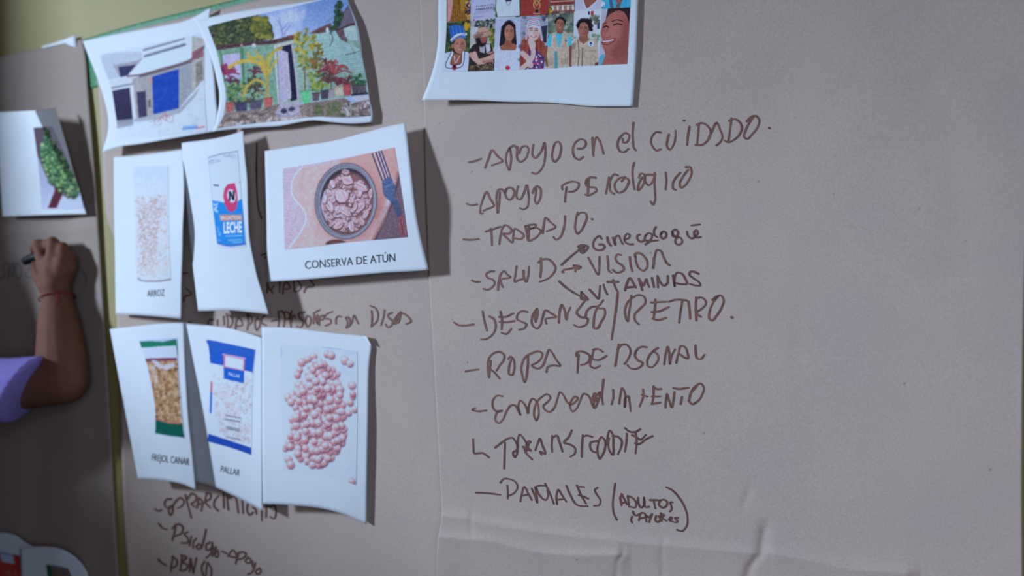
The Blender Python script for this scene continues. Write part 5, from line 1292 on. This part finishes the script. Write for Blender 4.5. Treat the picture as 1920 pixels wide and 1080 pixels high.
# hair: cap and a low tail
bm = bmesh.new()
ellipsoid(bm, HD + Vector((0, -.020, .022)), (.086, .092, .112)); ellipsoid(bm, HD + Vector((0, -.075, -.03)), (.070, .042, .075))
chain(bm, [(HD + Vector((0, -.115, -.02)), .034), (HD + Vector((0, -.135, -.12)), .032), (HD + Vector((0, -.125, -.22)), .020), (HD + Vector((0, -.12, -.27)), .008)])
fuse('hair', bm, .007, person, M_HAIR, 2)
# shirt with short sleeves
bm = bmesh.new()
ellipsoid(bm, B(0, 0, 1.13), (.172, .122, .20)); ellipsoid(bm, B(0, 0, 1.225), (.172, .102, .088)); ellipsoid(bm, B(0, 0, .97), (.172, .130, .16)); ellipsoid(bm, B(0, .055, 1.16), (.12, .085, .085))
capsule(bm, B(-.15, 0, 1.255), SHO, .068, .076)
chain(bm, [(LS, .072), (B(-.212, -.01, 1.12), .060)])
# right sleeve: tube from the shoulder to a slanting cuff
cuff_hi, cuff_lo = P(76, 668, .112), P(28, 790, .118)
cc = (cuff_hi + cuff_lo) / 2
e1 = (cuff_hi - cuff_lo) / 2
ax = (cc - SHO).normalized()
e2 = ax.cross(e1).normalized() * e1.length * 0.98
x1 = e1.normalized()
rs = []
for t, r in ((0.0, .074), (.25, .072), (.5, .066), (.75, .060)):
    c0 = SHO.lerp(cc, t)
    u = (Vector((0, 0, 1)).lerp(x1, t)); u = (u - ax * u.dot(ax) * (1 - t)).normalized()
    v = ax.cross(u).normalized()
    rs.append([c0 + (u * math.cos(a) + v * math.sin(a)) * r for a in np.linspace(0, 2 * math.pi, 24, endpoint=False)])
rs.append([cc + e1 * math.cos(a) + e2 * math.sin(a) for a in np.linspace(0, 2 * math.pi, 24, endpoint=False)])
lp = [[bm.verts.new(p) for p in r] for r in rs]
for a, b in zip(lp[:-1], lp[1:]):
    for k in range(24): bm.faces.new((a[k], a[(k + 1) % 24], b[(k + 1) % 24], b[k]))
bm.faces.new(lp[0][::-1]); bm.faces.new(lp[-1])
bmesh.ops.recalc_face_normals(bm, faces=bm.faces)
fuse('shirt', bm, .005, person, M_SHIRT, 2)
# trousers and shoes
bm = bmesh.new()
ellipsoid(bm, B(0, .0, .91), (.168, .125, .12))
for s in (-1, 1):
    chain(bm, [(B(s * .085, 0, .88), .100), (B(s * .09, .01, .66), .084), (B(s * .09, .0, .46), .068), (B(s * .09, -.01, .10), .056)])
fuse('trousers', bm, .009, person, M_TROUSER, 2)
for s in (-1, 1):
    bm = bmesh.new()
    chain(bm, [(Vector(B(s * .09, -.035, 0)) + Vector((0, 0, .046)), .046), (Vector(B(s * .097, .10, 0)) + Vector((0, 0, .042)), .042), (Vector(B(s * .102, .165, 0)) + Vector((0, 0, .036)), .036)])
    for v in bm.verts: v.co.z = max(v.co.z, 0.002)
    fuse('shoe', bm, .006, person, M_SHOE, 1)
# red thread round the wrist with a hanging end
def tube(name, path, r, parent, mat, closed=False, seg=8):
    pts = [Vector(p) for p in path]
    n = len(pts)
    V, F = [], []
    for i, p in enumerate(pts):
        a = pts[(i - 1) % n] if closed or i > 0 else p
        b = pts[(i + 1) % n] if closed or i < n - 1 else p
        t = (b - a).normalized(); x = t.orthogonal().normalized(); y = t.cross(x)
        if i and (x.dot(px) < 0 or True):
            x = (px - t * px.dot(t)).normalized(); y = t.cross(x)
        px = x
        V += [(p + (x * math.cos(k * 2 * math.pi / seg) + y * math.sin(k * 2 * math.pi / seg)) * r)[:] for k in range(seg)]
    for i in range(n if closed else n - 1):
        j = (i + 1) % n
        F += [[i * seg + k, i * seg + (k + 1) % seg, j * seg + (k + 1) % seg, j * seg + k] for k in range(seg)]
    if not closed:
        F += [list(range(seg))[::-1], [(n - 1) * seg + k for k in range(seg)]]
    return link(name, mesh_from(name, V, F), parent, mat)
ax = (ELB - WRI).normalized()
u = ax.orthogonal().normalized(); v = ax.cross(u)
tube('thread_bracelet', [WRI + ax * .006 + (u * math.cos(a) + v * math.sin(a)) * .0308 for a in np.linspace(0, 2 * math.pi, 40, endpoint=False)], .0013, person, M_THREAD, True)
face_dir = (Vector(CAM.tolist()) - WRI); face_dir = (face_dir - ax * face_dir.dot(ax)).normalized()
w0 = WRI + ax * .006 + face_dir * .0308
tube('thread_end', [w0, w0 + ax * .012 + face_dir * .002, w0 + ax * .024 + face_dir * .0025], .0011, bpy.data.objects['thread_bracelet'], M_THREAD)

# black marker held between thumb and fingers
PN, PR = P(46, 490, .034), P(112, 464, .026)
pd = (PR - PN).normalized()
nib_tip = PN - pd * .014
nib_tip.y = -float(lift_left(np.array(36.), np.array(495.))) - .0010
marker = empty('marker_pen', PN)
tag(marker, 'thick black marker pen gripped in the writing hand', 'marker')
bm = bmesh.new(); 
def lathe(bm, a, axis, prof, seg=20):
    x = axis.orthogonal().normalized(); y = axis.cross(x)
    lp = [[bm.verts.new(a + axis * h + (x * math.cos(k * 2 * math.pi / seg) + y * math.sin(k * 2 * math.pi / seg)) * r) for k in range(seg)] for h, r in prof]
    for p, q in zip(lp[:-1], lp[1:]):
        for k in range(seg): bm.faces.new((p[k], p[(k + 1) % seg], q[(k + 1) % seg], q[k]))
    bm.faces.new(lp[0][::-1]); bm.faces.new(lp[-1])
    bmesh.ops.recalc_face_normals(bm, faces=bm.faces)
lathe(bm, PN, pd, [(0, .0058), (.001, .0076), (.004, .0085), (.050, .0088), (.085, .0085), (.088, .0072), (.089, .003)])
me = bpy.data.meshes.new('barrel'); bm.to_mesh(me); bm.free(); link('barrel', me, marker, M_PEN)
for p in me.polygons: p.use_smooth = True
bm = bmesh.new(); nd = (nib_tip - PN)
lathe(bm, PN + pd * .002, nd.normalized(), [(0, .0042), (nd.length * .5, .0034), (nd.length * .8, .0022), (nd.length, .0014)])
me = bpy.data.meshes.new('nib'); bm.to_mesh(me); bm.free(); link('nib', me, marker, M_NIB)
if False: print('DBG', SHO, ELB, WRI, 'upper', (SHO - ELB).length, 'fore', (ELB - WRI).length, 'TZ', TZ, 'K', K)
